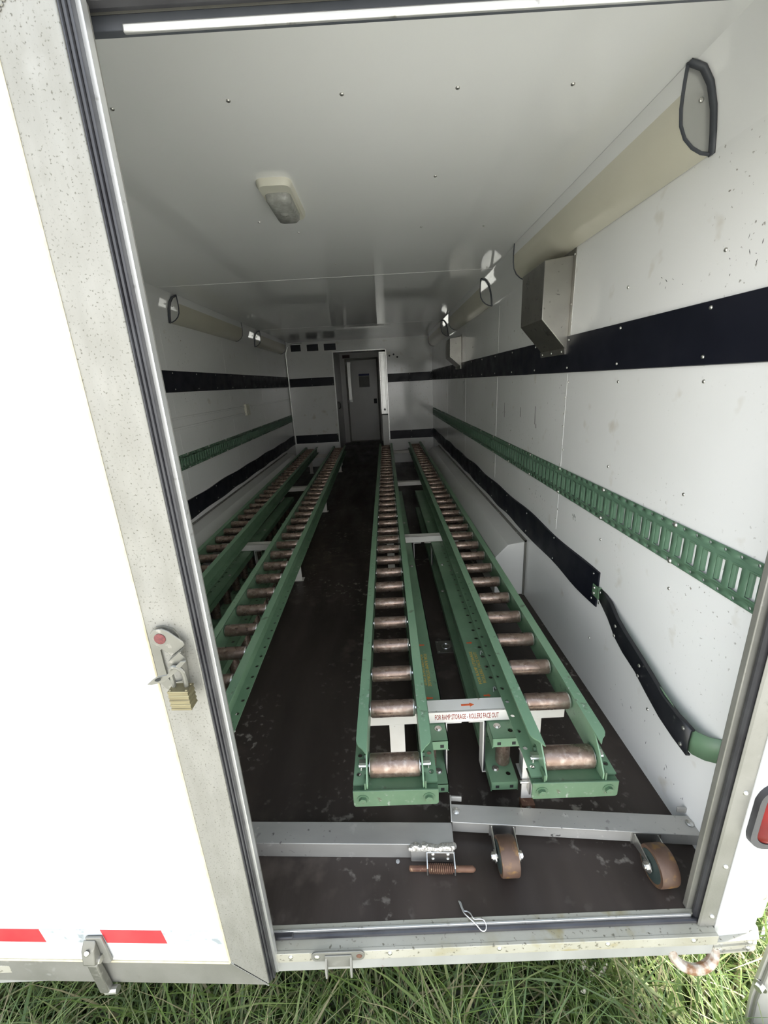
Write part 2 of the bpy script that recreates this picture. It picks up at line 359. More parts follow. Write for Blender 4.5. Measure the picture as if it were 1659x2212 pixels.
# doorway frame
mb = MB()
mb.box(DX0 - .018, DX0 + .004, L - .014, L + .06, 0, DZ + .02); mb.box(DX1 - .004, DX1 + .018, L - .014, L + .06, 0, DZ + .02)
mb.box(DX0 - .018, DX1 + .018, L - .014, L + .06, DZ, DZ + .022)
tag(mb.build('trim_1', M['alu_bright'], bevel=.003), kind='structure')
# cove trim in the two upper corners
def cove(name, sgn, x0):
    prof = [(.075, H), (.050, H - .012), (.028, H - .042), (.012, H - .090), (.004, H - .14), (0.0, H - .185)]
    mb = MB(); pts = [(x0 + sgn * a, 0, z) for a, z in prof] + [(x0, 0, H)]
    mb.prism([(p[0], .03, p[2]) for p in pts], (0, L - .03, 0))
    return tag(mb.build(name, M['ceil'], sharp=50), kind='structure')
cove('trim_2', -1, W); cove('trim_3', 1, 0)
# conduit bead in the far left corner
mb = MB(); mb.tube([(.30, L - .012, H - .012), (.14, L - .012, H - .014), (.06, L - .012, H - .06), (.016, L - .014, H - .16), (.014, L - .014, 1.2), (.014, L - .014, .45)], .009, 8)
tag(mb.build('conduit', M['alu_bright']), 'thin pale conduit running down the far left corner', 'pipe')

# ------------------------------------------------------------------ rubber strips on the walls
def strip(side, y0, y1, zt, zb, label, wave=0, name='rubber_strip', group=None, mat='strip', ends=None):
    x = W if side > 0 else 0; n = max(2, int((y1 - y0) / .06)); t = thing(name, (x, y0, zb), label, 'wall strip', group)
    mb = MB(); vs = []
    for i in range(n + 1):
        y = y0 + (y1 - y0) * i / n
        a = wave * math.sin(y * 8.1 + .7) + wave * .6 * math.sin(y * 4.3); b = wave * math.sin(y * 8.9 + 2.2)
        off = .004 + (wave * .35 * (1 + math.sin(y * 14)) if wave else 0)
        for xx, zz in ((x - side * .0005, zt + a), (x - side * (off + .003), zt + a - .002), (x - side * (.006 if not wave else .007), (zt + zb) / 2), (x - side * (off + .003), zb + b + .002), (x - side * .0005, zb + b)):
            vs.append((xx, y, zz))
    fs = []
    for i in range(n):
        for j in range(4):
            q = (i * 5 + j, i * 5 + j + 1, (i + 1) * 5 + j + 1, (i + 1) * 5 + j); fs.append(q if side < 0 else q[::-1])
    fs += [tuple(range(5)), tuple(range(n * 5, n * 5 + 5))[::-1]]
    mb.add(vs, fs); band = mb.build('band', M[mat], t)
    mb = MB(); k = 0; y = .437
    while y < y1 - .01:
        if y > y0:
            for z in (zt - .018, zb + .022): mb.dome((x - side * .0065, y, z), (-side, 0, 0), .0055, .0045)
        y += .4253
    if mb.v: mb.each('rivet', M['steel'], band)
    return t
strip(1, .015, L - .001, 1.541, 1.381, 'dark rubber strip along the upper right wall, behind the vent hoods')
strip(-1, .015, L - .001, 1.548, 1.391, 'dark rubber strip along the upper left wall')
strip(-1, .015, L - .001, .573, .420, 'dark rubber strip along the lower left wall, above the wheel box', wave=.004)
strip(1, .823, L - .001, .580, .424, 'wide wavy dark rubber strip along the lower right wall, ending at a green clip', wave=.0055)
def back_strip(x0, x1, zt, zb, label):
    t = thing('rubber_strip', (x0, L, zb), label, 'wall strip')
    mb = MB(); mb.box(x0, x1, L - .006, L - .0003, zb, zt); band = mb.build('band', M['strip'], t, bevel=.002)
    mb = MB()
    for x in ((x0 + x1) / 2, x1 - .02):
        for z in (zt - .018, zb + .02): mb.dome((x, L - .006, z), (0, -1, 0), .006, .005)
    mb.each('rivet', M['steel'], band)
back_strip(.03, DX0 - .02, 1.515, 1.378, 'short dark rubber strip on the far wall, upper left of the doorway')
back_strip(DX1 + .02, W - .008, 1.515, 1.378, 'short dark rubber strip on the far wall, upper right of the doorway')
back_strip(.03, DX0 - .02, .567, .424, 'short dark rubber strip on the far wall, lower left of the doorway')
back_strip(DX1 + .02, W - .008, .567, .424, 'short dark rubber strip on the far wall, lower right of the doorway')

# bowed spring strip near the opening: green steel strap with worn rubber over it
t = thing('spring_strap', (W, .13, .3), 'worn black rubber on a bowed green steel strap, low beside the right jamb', 'wall strip')
ctr = [(.80, .493, .052, .006), (.70, .478, .070, .020), (.62, .453, .076, .034), (.55, .436, .078, .040), (.47, .415, .072, .040), (.40, .392, .080, .042), (.32, .366, .080, .044), (.25, .357, .082, .046), (.19, .355, .088, .046)]
mb = MB(); vs = []
for y, z, h, o in ctr:
    x = W - o
    vs += [(x + .012, y, z + h / 2 + .004), (x, y, z + h / 2), (x - .003, y, z), (x, y, z - h / 2), (x + .012, y, z - h / 2 - .002)]
fs = [(i * 5 + j, i * 5 + j + 1, (i + 1) * 5 + j + 1, (i + 1) * 5 + j) for i in range(len(ctr) - 1) for j in range(4)]
mb.add(vs, fs); mb.build('band', M['strip_worn'], t, solid=.006)
mb = MB()
sp = [(.84, .50, .05, .004), (.80, .493, .05, .006), (.62, .453, .068, .028), (.40, .392, .072, .034), (.24, .357, .080, .038), (.185, .360, .080, .034), (.155, .37, .080, .022), (.138, .378, .080, .006), (.13, .380, .080, -.004)]
for i, (y, z, h, o) in enumerate(sp): pass
vs = [p for y, z, h, o in sp for p in ((W - o, y, z + h / 2), (W - o, y, z - h / 2))]
mb.add(vs, [(2 * i, 2 * i + 1, 2 * i + 3, 2 * i + 2) for i in range(len(sp) - 1)])
mb.build('strap', M['green'], t, solid=.003); 
mb = MB()
for y, z in ((.782, .515), (.782, .467), (.60, .475), (.60, .435), (.44, .425), (.44, .385), (.215, .385), (.215, .327)): mb.dome((W - .047 if y < .7 else W - .016, y, z), (-1, 0, 0), .0065, .004)
mb.each('rivet', M['steel'], t)
t = thing('strap_clip', (W, .80, .45), 'small green steel clip joining the two dark strips on the right wall', 'clip')
mb = MB(); mb.box(W - .016, W - .012, .795, .845, .475, .525); mb.box(W - .016, W - .0003, .80, .804, .475, .525); mb.build('plate', M['green'], t, bevel=.001)
mb = MB(); mb.dome((W - .016, .83, .512), (-1, 0, 0), .007, .005); mb.dome((W - .016, .83, .487), (-1, 0, 0), .007, .005); mb.each('rivet', M['steel'], t)

# ------------------------------------------------------------------ logistic tracks
def track(side, y0, y1, zt, zb, label):
    x = W if side > 0 else 0; sg = -side; p = .0508
    t = thing('logistic_track', (x, y0, zb), label, 'wall rail')
    n = int((y1 - y0) / p); us = []
    sl = lambda y: [(y + i * p, y + (i + 1) * p) for i in range(n)]
    zc = (zt + zb) / 2; D = .009
    mb = MB()
    fl = lambda u, v, d=.002: (x + sg * d, u, v)
    def fo(f): return f
    # outer flanges with small round holes
    hz = []
    for i, (a, b) in enumerate(sl(y0)): hz.append((a, b, ((a + b) / 2, 0, .0045, .0045)))
    def strip_(v0, v1, d0, d1, holes, hv=None, hu=.0045, hvh=.0045, kind=8):
        lst = [(a, b, ((a + b) / 2, hv, hu, hvh) if holes else None) for a, b in sl(y0)]
        f = lambda u, v: (x + sg * (d0 + (d1 - d0) * (v - v0) / (v1 - v0)), u, v)
        if side < 0:
            g = f; f = lambda u, v: g(u, v)
        mb.perf(lst, v0, v1, f, kind)
    strip_(zb, zb + .021, .003, .003, True, zb + .009)
    strip_(zb + .021, zb + .027, .003, D, False)
    strip_(zb + .027, zt - .027, D, D, True, zc, .0145, .033, 4)
    strip_(zt - .027, zt - .021, D, .003, False)
    strip_(zt - .021, zt, .003, .003, True, zt - .009)
    if side > 0:
        mb.f = [list(f)[::-1] for f in mb.f]
    mb.f = [list(f)[::-1] for f in mb.f]
    rail = mb.build('rail', M['green_track'], t, solid=.002, merge=True)
    # rolled lips beside the slots
    mb = MB()
    for a, b in sl(y0):
        yc = (a + b) / 2
        q = [(D - .0002, yc + .0145), (D - .0008, yc + .010), (D - .003, yc + .0065), (.001, yc + .005)]
        vs = [(x + sg * d, y, z) for d, y in q for z in (zc - .032, zc + .032)]
        mb.add(vs, [(2 * i, 2 * i + 1, 2 * i + 3, 2 * i + 2) for i in range(3)])
    mb.build('slot_lip', M['green_track'], t)
    tag(t.children[-1], kind='stuff')
    mb = MB(); y = .437
    while y < y1:
        if y > y0:
            mb.dome((x + sg * .003, y, zt - .008), (sg, 0, 0), .009, .008); mb.dome((x + sg * .003, y, zb + .006), (sg, 0, 0), .009, .008)
        y += .4253
    mb.each('bolt', M['steel'], rail)
    return t
track(1, .07, L - .03, .936, .805, 'green slotted steel track along the right wall')
track(-1, .07, L - .03, .928, .810, 'green slotted steel track along the left wall')

# ------------------------------------------------------------------ corner light fixtures
def corner_light(side, y0, y1, label, capmat):
    x = W if side > 0 else 0; s = -side
    t = thing('corner_light', (x, y0, H - .18), label, 'light', 'corner lights under the ceiling')
    conv = [(.088, H - .001), (.090, H - .03), (.091, H - .058), (.091, H - .09), (.086, H - .125), (.072, H - .152), (.050, H - .172), (.026, H - .184), (.0015, H - .188)]
    conc = [(.0015, H - .188), (.006, H - .14), (.014, H - .09), (.030, H - .042), (.052, H - .012), (.088, H - .001)]
    mb = MB()
    hs = conv[:3]; vs = [(x + s * a, y, z) for y in (y0, y1) for a, z in hs]
    mb.add(vs, [((i, i + 1, 4 + i, 3 + i) if side > 0 else (i + 1, i, 3 + i, 4 + i)) for i in range(2)]); mb.build('housing', M['ceil'], t)
    mb = MB(); full = conv; conv = conv[2:]
    n = len(conv); vs = [(x + s * a, y, z) for y in (y0, y1) for a, z in conv]
    mb.add(vs, [((i, i + 1, n + i + 1, n + i) if side > 0 else (i + 1, i, n + i, n + i + 1)) for i in range(n - 1)])
    mb.build('lens', M['lens'], t, sharp=60); conv = full
    for y, e in ((y0 + .004, -1), (y1 - .004, 1)):
        mb = MB(); mb.prism([(x + s * a, y, z) for a, z in conv + conc[1:-1]], (0, e * .003, 0))
        mb.build('end_cap', M[capmat], t)
    mb = MB(); y = y0
    mb.tube([(x + s * (a + .001), y, z) for a, z in conv], .0042, 6); mb.build('gasket', M['bezel'], t)
    mb = MB(); pp = []
    vs = []
    for a, z in conc:
        vs += [(x + s * (a + .003), y - .016, z - .003), (x + s * (a + .006), y, z - .006)]
    mb.add(vs, [(2 * i, 2 * i + 2, 2 * i + 3, 2 * i + 1) for i in range(len(conc) - 1)])
    mb.build('gasket', M['bezel'], t, solid=.004)
    mb = MB(); mb.tube([(x + s * (a + .001), y1, z) for a, z in conv], .004, 6); mb.build('gasket', M['bezel'], t)
    mb = MB(); mb.dome((x + s * .045, y0 - .0005, H - .075), (0, -1, 0), .006, .004); mb.each('screw', M['steel'], t)
    return t
corner_light(1, .535, 1.90, 'cream corner light nearest the rear opening, in the right ceiling corner', 'cap')
corner_light(1, 2.72, 4.25, 'corner light in the right ceiling corner, just beyond the nearer vent hood', 'chrome')
corner_light(1, 4.86, 6.35, 'corner light in the right ceiling corner, above the farther vent hood', 'chrome')
corner_light(-1, 2.68, 4.17, 'nearer of the two corner lights in the left ceiling corner', 'chrome')
corner_light(-1, 4.88, 6.3, 'farther of the two corner lights in the left ceiling corner', 'chrome')

# ------------------------------------------------------------------ vent hoods on the right wall
def hood(y0, y1, zt, zb, dx, label):
    t = thing('vent_hood', (W, y0, zb), label, 'vent hood', 'sheet metal vent hoods')
    zk = zb + (zt - zb) * .36
    prof = [(W - .002, zt), (W - dx, zt - .015), (W - dx, zk), (W - .012, zb + .012), (W - .002, zb + .012)]
    mb = MB(); mb.prism([(a, y0, z) for a, z in prof], (0, y1 - y0, 0)); mb.build('body', M['hood'], t, bevel=.003)
    mb = MB(); mb.box(W - .004, W - .0004, y0 - .022, y1 + .022, zb - .014, zt + .022); flange = mb.build('flange', M['hood'], t, bevel=.001)
    mb = MB(); mb.prism([(W - .006, y0 - .001, zb + .014), (W - .002, y0 - .001, zb - .012), (W - .014, y0 - .001, zb - .012), (W - .018, y0 - .001, zb + .014)], (0, y1 - y0 + .002, 0)); mb.build('drip_lip', M['hood'], t)
    mb = MB()
    for y in (y0 + .03, (y0 + y1) / 2, y1 - .03): mb.dome((W - .016, y, zb + .001), (-1, 0, 0), .0055, .004)
    mb.dome((W - .004, y0 - .011, (zt + zb) / 2), (-1, 0, 0), .005, .003); mb.dome((W - .004, y0 - .011, zt), (-1, 0, 0), .005, .003)
    mb.each('rivet', M['steel'], flange)
hood(1.31, 1.61, 1.868, 1.475, .128, 'sheet metal vent hood on the right wall, nearer to the opening')
hood(3.95, 4.25, 1.80, 1.49, .128, 'sheet metal vent hood on the right wall, farther in near the far corner')

# ------------------------------------------------------------------ wheel boxes
def wheel_box(side, y0, y1, label):
    x = W if side > 0 else 0; s = -side
    t = thing('wheel_box', (x, y0, 0), label, 'wheel box')
    prof = [(.001, 0), (.193, 0), (.193, .275), (.113, .355), (.001, .372)]
    mb = MB(); mb.prism([(x + s * a, y0, z) for a, z in prof], (0, y1 - y0, 0)); mb.build('cover', M['inner'], t, bevel=.003)
    mb = MB(); mb.box(min(x + s * .0008, x + s * .012), max(x + s * .0008, x + s * .012), y0 - .012, y0, 0, .385); mb.box(min(x + s * .0008, x + s * .012), max(x + s * .0008, x + s * .012), y0 - .012, y1, .373, .386); trim = mb.build('edge_trim', M['alu'], t)
    mb = MB()
    for k in range(9): mb.dome((x + s * .012, y0 + .15 + k * (y1 - y0 - .2) / 9, .380), (s, 0, 0), .005, .003)
    mb.each('rivet', M['steel'], trim)
wheel_box(1, 1.716, 5.9, 'long white chamfered wheel box along the foot of the right wall')
wheel_box(-1, 1.716, 5.9, 'long white chamfered wheel box along the foot of the left wall')

# ------------------------------------------------------------------ ceiling dome light
t = thing('ceiling_light', (1.235, 1.15, H), 'white plastic ceiling light with a clear lens, left of the middle', 'light')
def rrect(cx, cy, hx, hy, r, z, n=5):
    pts = []
    for sx_, sy_, a0 in ((1, 1, 0), (-1, 1, 90), (-1, -1, 180), (1, -1, 270)):
        for i in range(n + 1):
            a = R(a0 + 90 * i / n); pts.append((cx + sx_ * (hx - r) + r * math.cos(a), cy + sy_ * (hy - r) + r * math.sin(a), z))
    return pts
def loft(rings, cap0=True, cap1=True):
    mb = MB(); n = len(rings[0]); vs = [p for r in rings for p in r]; fs = []
    for k in range(len(rings) - 1):
        for i in range(n): fs.append((k * n + i, k * n + (i + 1) % n, (k + 1) * n + (i + 1) % n, (k + 1) * n + i))
    if cap0: fs.append(list(range(n - 1, -1, -1)))
    if cap1: fs.append([(len(rings) - 1) * n + i for i in range(n)])
    return mb.add(vs, [list(f)[::-1] for f in fs])
cx, cy = 1.228, 1.155
loft([rrect(cx, cy, .062, .172, .03, H), rrect(cx, cy, .062, .172, .03, H - .012), rrect(cx, cy, .056, .166, .028, H - .022)]).build('base', M['plastic_white'], t, sharp=50)
loft([rrect(cx, cy + .005, .046, .115, .024, H - .022), rrect(cx, cy + .005, .045, .112, .024, H - .040), rrect(cx, cy + .005, .036, .098, .02, H - .052)]).build('lens', M['clear'], t, sharp=50)
mb = MB(); mb.lathe([(.016, 0), (.012, .004), (.004, .006)], (cx, cy + .005, H - .052), (0, 0, -1), 14); mb.build('lens_button', M['clear'], t)
mb = MB(); mb.box(cx - .012, cx + .012, cy + .13, cy + .155, H - .030, H - .022); mb.build('switch', M['plastic_white'], t, bevel=.002)

# ------------------------------------------------------------------ left wall outlet and surface raceways
t = thing('wall_outlet', (0, 4.15, 1.16), 'small white outlet box on the left wall between two raceways', 'outlet')
mb = MB(); mb.box(.0005, .03, 4.13, 4.25, 1.10, 1.225); mb.build('box', M['plastic_white'], t, bevel=.004)
mb = MB(); mb.box(.03, .034, 4.16, 4.22, 1.12, 1.205); mb.build('face_plate', M['plastic_white'], t, bevel=.002)
for z0, y0, y1, la in ((1.20, .1, 4.125, 'upper thin white raceway on the left wall, nearer to the rear'), (1.125, .1, 4.125, 'lower thin white raceway on the left wall'), (1.19, 4.255, 6.6, 'thin white raceway on the left wall beyond the outlet')):
    mb = MB(); mb.box(.0005, .010, y0, y1, z0 - .008, z0 + .008); tag(mb.build('raceway', M['wall'], bevel=.002), la, 'cable raceway')

# ------------------------------------------------------------------ far wall grilles
for x0, x1, z0, z1, la in ((.105, .27, 1.942, 2.045, 'leftmost'), (.373, .56, 1.937, 2.040, 'middle'), (.656, .85, 1.934, 2.036, 'rightmost')):
    t = thing('vent_grille', (x0, L, z0), la + ' of the three dark rectangular grilles high on the far wall', 'grille', 'dark grilles on the far wall')
    mb = MB(); mb.box(x0, x1, L - .008, L - .0004, z0, z1); mb.build('frame', M['grille'], t, bevel=.003)
    for k in range(5):
        mb = MB(); z = z0 + .014 + k * (z1 - z0 - .028) / 4; mb.box(x0 + .012, x1 - .012, L - .013, L - .008, z - .004, z + .004); mb.build('slat', M['grille'], t)

# ------------------------------------------------------------------ sliding door edge and front door
t = thing('sliding_door', (1.608, L + .02, 0), 'aluminium edge of the open sliding door at the right of the far doorway', 'door')
mb = MB(); mb.box(1.552, 1.576, L - .01, L + .045, .86, 1.868); mb.box(1.640, 1.661, L - .01, L + .045, .86, 1.868); mb.box(1.576, 1.640, L, L + .045, .86, 1.868); mb.box(1.552, 1.661, L - .012, L + .045, 1.845, 1.868); mb.build('upper_panel', M['alu_bright'], t, bevel=.002)
mb = MB(); mb.box(1.560, 1.661, L + .002, L + .045, .0, .845); mb.build('lower_panel', M['inner'], t, bevel=.002)
mb = MB(); mb.box(1.550, 1.663, L - .016, L + .045, .842, .862); mb.build('stop_rail', M['dark'], t)
mb = MB(); mb.prism([(1.612 + a, L - .002, .935 + b) for a, b in ((.034, 0), (0, .045), (-.034, 0), (0, -.045))], (0, -.006, 0)); mb.build('pull_plate', M['alu_bright'], t)
mb = MB(); mb.prism([(1.612 + a, L - .008, .935 + b) for a, b in ((.02, 0), (0, .028), (-.02, 0), (0, -.028))], (0, -.002, 0)); mb.build('pull_recess', M['dark'], t)
d2 = thing('door_2', (1.10, LF, 0), kind='structure')
mb = MB(); mb.box(.735, .775, LF - .03, LF, 0, 1.95); mb.box(1.475, 1.515, LF - .03, LF, 0, 1.95); mb.box(.735, 1.515, LF - .03, LF, 1.915, 1.955); mb.box(.735, 1.515, LF - .035, LF, 0, .03); mb.build('frame', M['alu'], d2, bevel=.003)
mb = MB(); mb.box(.78, 1.47, LF - .018, LF - .001, .035, 1.91); mb.build('leaf', M['inner'], d2, bevel=.004)
mb = MB(); mb.box(.785, .855, LF - .024, LF - .018, 1.02, 1.86); mb.build('edge_strip', M['alu_bright'], d2)
for z in (1.86, .985):
    mb = MB(); mb.cyl((.775, LF - .04, z - .03), (.775, LF - .04, z + .03), .012, 8); mb.box(.775, .88, LF - .026, LF - .02, z - .014, z + .014); mb.build('hinge', M['alu_bright'], d2)
t = thing('door_latch_box', (1.41, LF - .03, .94), 'small black latch box on the far front door', 'latch')
mb = MB(); mb.box(1.375, 1.445, LF - .05, LF - .0185, .91, 1.02); mb.build('body', M['dark'], t, bevel=.006)
mb = MB(); mb.box(1.39, 1.43, LF - .058, LF - .05, .955, .975); mb.build('paddle', M['dark'], t, bevel=.003)
t = thing('door_notice', (1.17, LF - .018, 1.3), 'grey paper notice with a dark blue header on the far front door', 'sign')
mb = MB(); mb.box(1.045, 1.295, LF - .0195, LF - .0182, 1.295, 1.545); mb.build('sheet', M['paper'], t)
mb = MB(); mb.box(1.045, 1.295, LF - .020, LF - .0182, 1.552, 1.600); mb.build('header', M['blue_ink'], t)
mb = MB(); mb.box(.69, .86, LF - .004, LF - .0005, 1.965, 2.035); tag(mb.build('wall_sticker', M['maroon']), 'dark maroon sticker above the far front door', 'sticker')
t = thing('grab_handle', (.62, 8.3, 1.0), 'bent pale grab handle on the left wall inside the far doorway', 'handle')
mb = MB(); mb.tube([(.622, 8.1, 1.03), (.66, 8.1, 1.04), (.67, 8.2, 1.04), (.67, 8.5, .99), (.66, 8.6, .90), (.622, 8.6, .88)], .012, 8); mb.build('bar', M['alu'], t)

# ------------------------------------------------------------------ roller conveyors
RL = [None]
def roller_mesh():
    mb = MB(); mb.lathe([(.018, -.0705), (.0245, -.0695), (.026, -.066), (.026, .064), (.0255, .065)], (0, 0, 0), (1, 0, 0), 16)
    mb.mat(1); mb.cyl((-.0712, 0, 0), (-.0703, 0, 0), .0235, 16); mb.lathe([(.0255, .065), (.0252, .067), (.0235, .0705), (.018, .0712)], (0, 0, 0), (1, 0, 0), 16); mb.cyl((-.0755, 0, 0), (.0755, 0, 0), .006, 6)
    return mb
def make_conveyor():
    # local frame: y from 0 (end plate) inward, z from 0 (foot flange) to .09
    t = thing('roller_conveyor', (0, 0, 0), local=True)
    LEN = 6.15
    for s in (-1, 1):
        mb = MB(); xi, xt, xb = .0765, .108, .118
        # web with a drooping ear at the near end
        mb.prism([(s * xi, .004, -.048), (s * xi, .004, .012), (s * xi, .038, .055), (s * xi, .075, .09), (s * xi, LEN, .09), (s * xi, LEN, 0), (s * xi, .10, 0), (s * xi, .05, -.03)], (s * .004, 0, 0))
        # top flange with a rounded-off near end
        prof = [(xi, .03), (xi + .004, .034), (xi + .013, .048), (xi + .024, .058), (xt - .002, .068), (xt, .08), (xt, LEN), (xi, LEN)]
        mb.prism([(s * a, y, .0865) for a, y in prof], (0, 0, .0035))
        # foot flange, punched
        p = .0635; n = int((LEN - .02) / p)
        lst = [(.012 + i * p, .012 + (i + 1) * p, (.012 + (i + .5) * p, xi + .027, .0075, .0075)) for i in range(n)]
        k = len(mb.f); mb.perf(lst, xi, xb, lambda u, v: (s * v, u, .002))
        mb.perf(lst, xi, xb, lambda u, v: (s * v, u, -.002))
        for i in range(n):
            u0, u1 = lst[i][0], lst[i][1]; mb.add([(s * xb, u0, -.002), (s * xb, u1, -.002), (s * xb, u1, .002), (s * xb, u0, .002)], [(0, 1, 2, 3)])
        rail = mb.build('side_rail', M['green'], t)
        # flange top face: skylight put in as a paler green, scratches are wear
        mb = MB(); mb.prism([(s * a, y, .0901) for a, y in prof], (0, 0, .0004)); mb.build('top_skylit_face', M['green_skylit'], rail)
        mb = MB()
        for y, z in ((.085, .02), (.038, -.02)):
            mb.hexbolt((s * (xi + .004), y, z), (s, 0, 0), .009, .008); mb.hexbolt((s * xi, y, z), (-s, 0, 0), .009, .009)
        for q in range(1, 6): mb.hexbolt((s * xi, .28 + q * 1.006, .03), (-s, 0, 0), .008, .007)
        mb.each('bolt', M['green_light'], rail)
        mb = MB(); mb.box(min(s * (xi + .004), s * (xi + .026)), max(s * (xi + .004), s * (xi + .026)), .059, .071, .012, .026); mb.tube([(s * (xi + .02), .06, .012), (s * (xi + .022), .054, -.006), (s * (xi + .026), .052, -.012), (s * (xi + .022), .056, -.004)], .0022, 5); mb.build('axle_pin', M['steel'], t)
    # end plate with returned angle ears and two hex bolts
    mb = MB(); mb.prism([(a, -.004, b) for a, b in ((-.119, -.056), (-.114, -.062), (.114, -.062), (.119, -.056), (.119, -.008), (-.119, -.004))], (0, .006, 0))
    mb.box(-.119, .119, -.002, .052, -.016, -.011)
    for s in (-1, 1): mb.prism([(s * .0815, 0, -.05), (s * .0815, 0, .018), (s * .0815, .03, .018), (s * .0815, .045, -.05)], (s * .005, 0, 0))
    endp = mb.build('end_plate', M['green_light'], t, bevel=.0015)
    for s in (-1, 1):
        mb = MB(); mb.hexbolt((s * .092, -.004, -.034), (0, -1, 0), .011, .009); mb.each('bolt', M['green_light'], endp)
    r0 = roller_mesh().build('roller', [M['roller'], M['steel']], t); r0.location = (0, .225, .0625)
    for i in range(1, 35):
        r = r0.copy(); COL.objects.link(r); r.parent = t; r.location = (0, .225 + i * .1676, .0625); r.rotation_euler = (random.uniform(0, 6.28), 0, 0)
    mb = MB(); mb.lathe([(.022, -.0715), (.030, -.0705), (.0315, -.068), (.0315, .068), (.030, .0705), (.022, .0715)], (0, 0, 0), (1, 0, 0), 20)
    mb.mat(1); mb.cyl((-.072, 0, 0), (-.0705, 0, 0), .029, 16); mb.cyl((.0705, 0, 0), (.072, 0, 0), .029, 16); mb.cyl((-.104, 0, 0), (.104, 0, 0), .006, 6)
    r = mb.build('end_roller', [M['roller'], M['steel']], t); r.location = (0, .062, .012)
    return t
cv = make_conveyor()
spec = [(1.553, .007, 'green roller conveyor right of the aisle, inner of the right pair'),
        (2.050, .005, 'green roller conveyor nearest the right wall'),
        (.918, -.016, 'green roller conveyor left of the aisle, inner of the left pair'),
        (.448, -.016, 'green roller conveyor nearest the left wall')]
for i, (x, sk, la) in enumerate(spec):
    o = cv if i == 0 else copy_tree(cv)
    o.location = (x + sk * .13, .13, .312); o.rotation_euler = (0, 0, -math.atan(sk)); tag(o, la, 'conveyor', 'roller conveyors')

# ------------------------------------------------------------------ white stands under the conveyors
def make_stand(hangers):
    t = thing('conveyor_stand', (0, 0, 0), local=True)
    mb = MB(); mb.box(-.336, .336, 0, .056, .304, .3085); mb.box(-.336, .336, 0, .0045, .262, .3085); mb.build('crossbar', M['white_paint'], t, bevel=.0015)
    for x in (-.235, .235):
        mb = MB(); mb.box(x - .026, x + .026, .0045, .0085, .004, .304); mb.box(x - .026, x - .022, .0085, .05, .004, .304)
        mb.build('leg', M['white_paint'], t, bevel=.001)
        mb = MB(); mb.box(x - .036, x + .036, -.004, .056, 0, .004); mb.build('foot', M['white_paint'], t, bevel=.001)
    if hangers:
        for s in (-1, 1):
            mb = MB(); x = s * .062
            mb.box(min(x, s * .012), max(x, s * .012), .006, .056, .2515, .256)
            mb.box(min(x, x + s * .0045), max(x, x + s * .0045), .006, .056, .03, .256)
            mb.box(min(x, x + s * .024), max(x, x + s * .024), .006, .056, .0265, .031)
            mb.box(min(s * .012, s * .022), max(s * .012, s * .022), .012, .05, .256, .262)
            mb.build('hanger_strap', M['white_paint'], t, bevel=.0012)
            mb = MB(); mb.box(min(x + s * .0046, x + s * .009), max(x + s * .0046, x + s * .009), .004, .058, .034, .250); mb.build('hanger_pad', M['rubber'], t, bevel=.001)
    return t
sp_ = {0: make_stand(True), 1: make_stand(False)}
used = set()
names = {0: 'nearest the opening', 1: 'second from the opening', 2: 'third from the opening', 3: 'farthest in, by the far wall'}
for side in (1, 0):
    for k, y in enumerate((.40, 2.07, 3.80, 6.02)):
        h = 0 if k < 2 else 1
        o = sp_[h] if h not in used else copy_tree(sp_[h]); used.add(h)
        xc = (1.797 + .008 * y) if side else (.680 - .016 * y)
        o.location = (xc, y, 0); tag(o, 'white steel stand under the %s pair of conveyors, %s' % ('right' if side else 'left', names[k]), 'stand', 'white conveyor stands')
        if side and k == 0: front_stand = o
o = front_stand
text('sign_lettering', 'FOR RAMP STORAGE - ROLLERS FACE OUT', M['red_ink'], o, frame_mtx((0.004, -.0005, .2845), (1, 0, 0), (0, 0, 1), (0, -1, 0)), size=.030, width=.375)
o.children[-1]['label'] = 'dull red lettering reading FOR RAMP STORAGE - ROLLERS FACE OUT'
arrow('sign_arrow', M['orange'], o, frame_mtx((.012, .026, .3090), (1, 0, 0), (0, 1, 0), (0, 0, 1)), .045, .018)

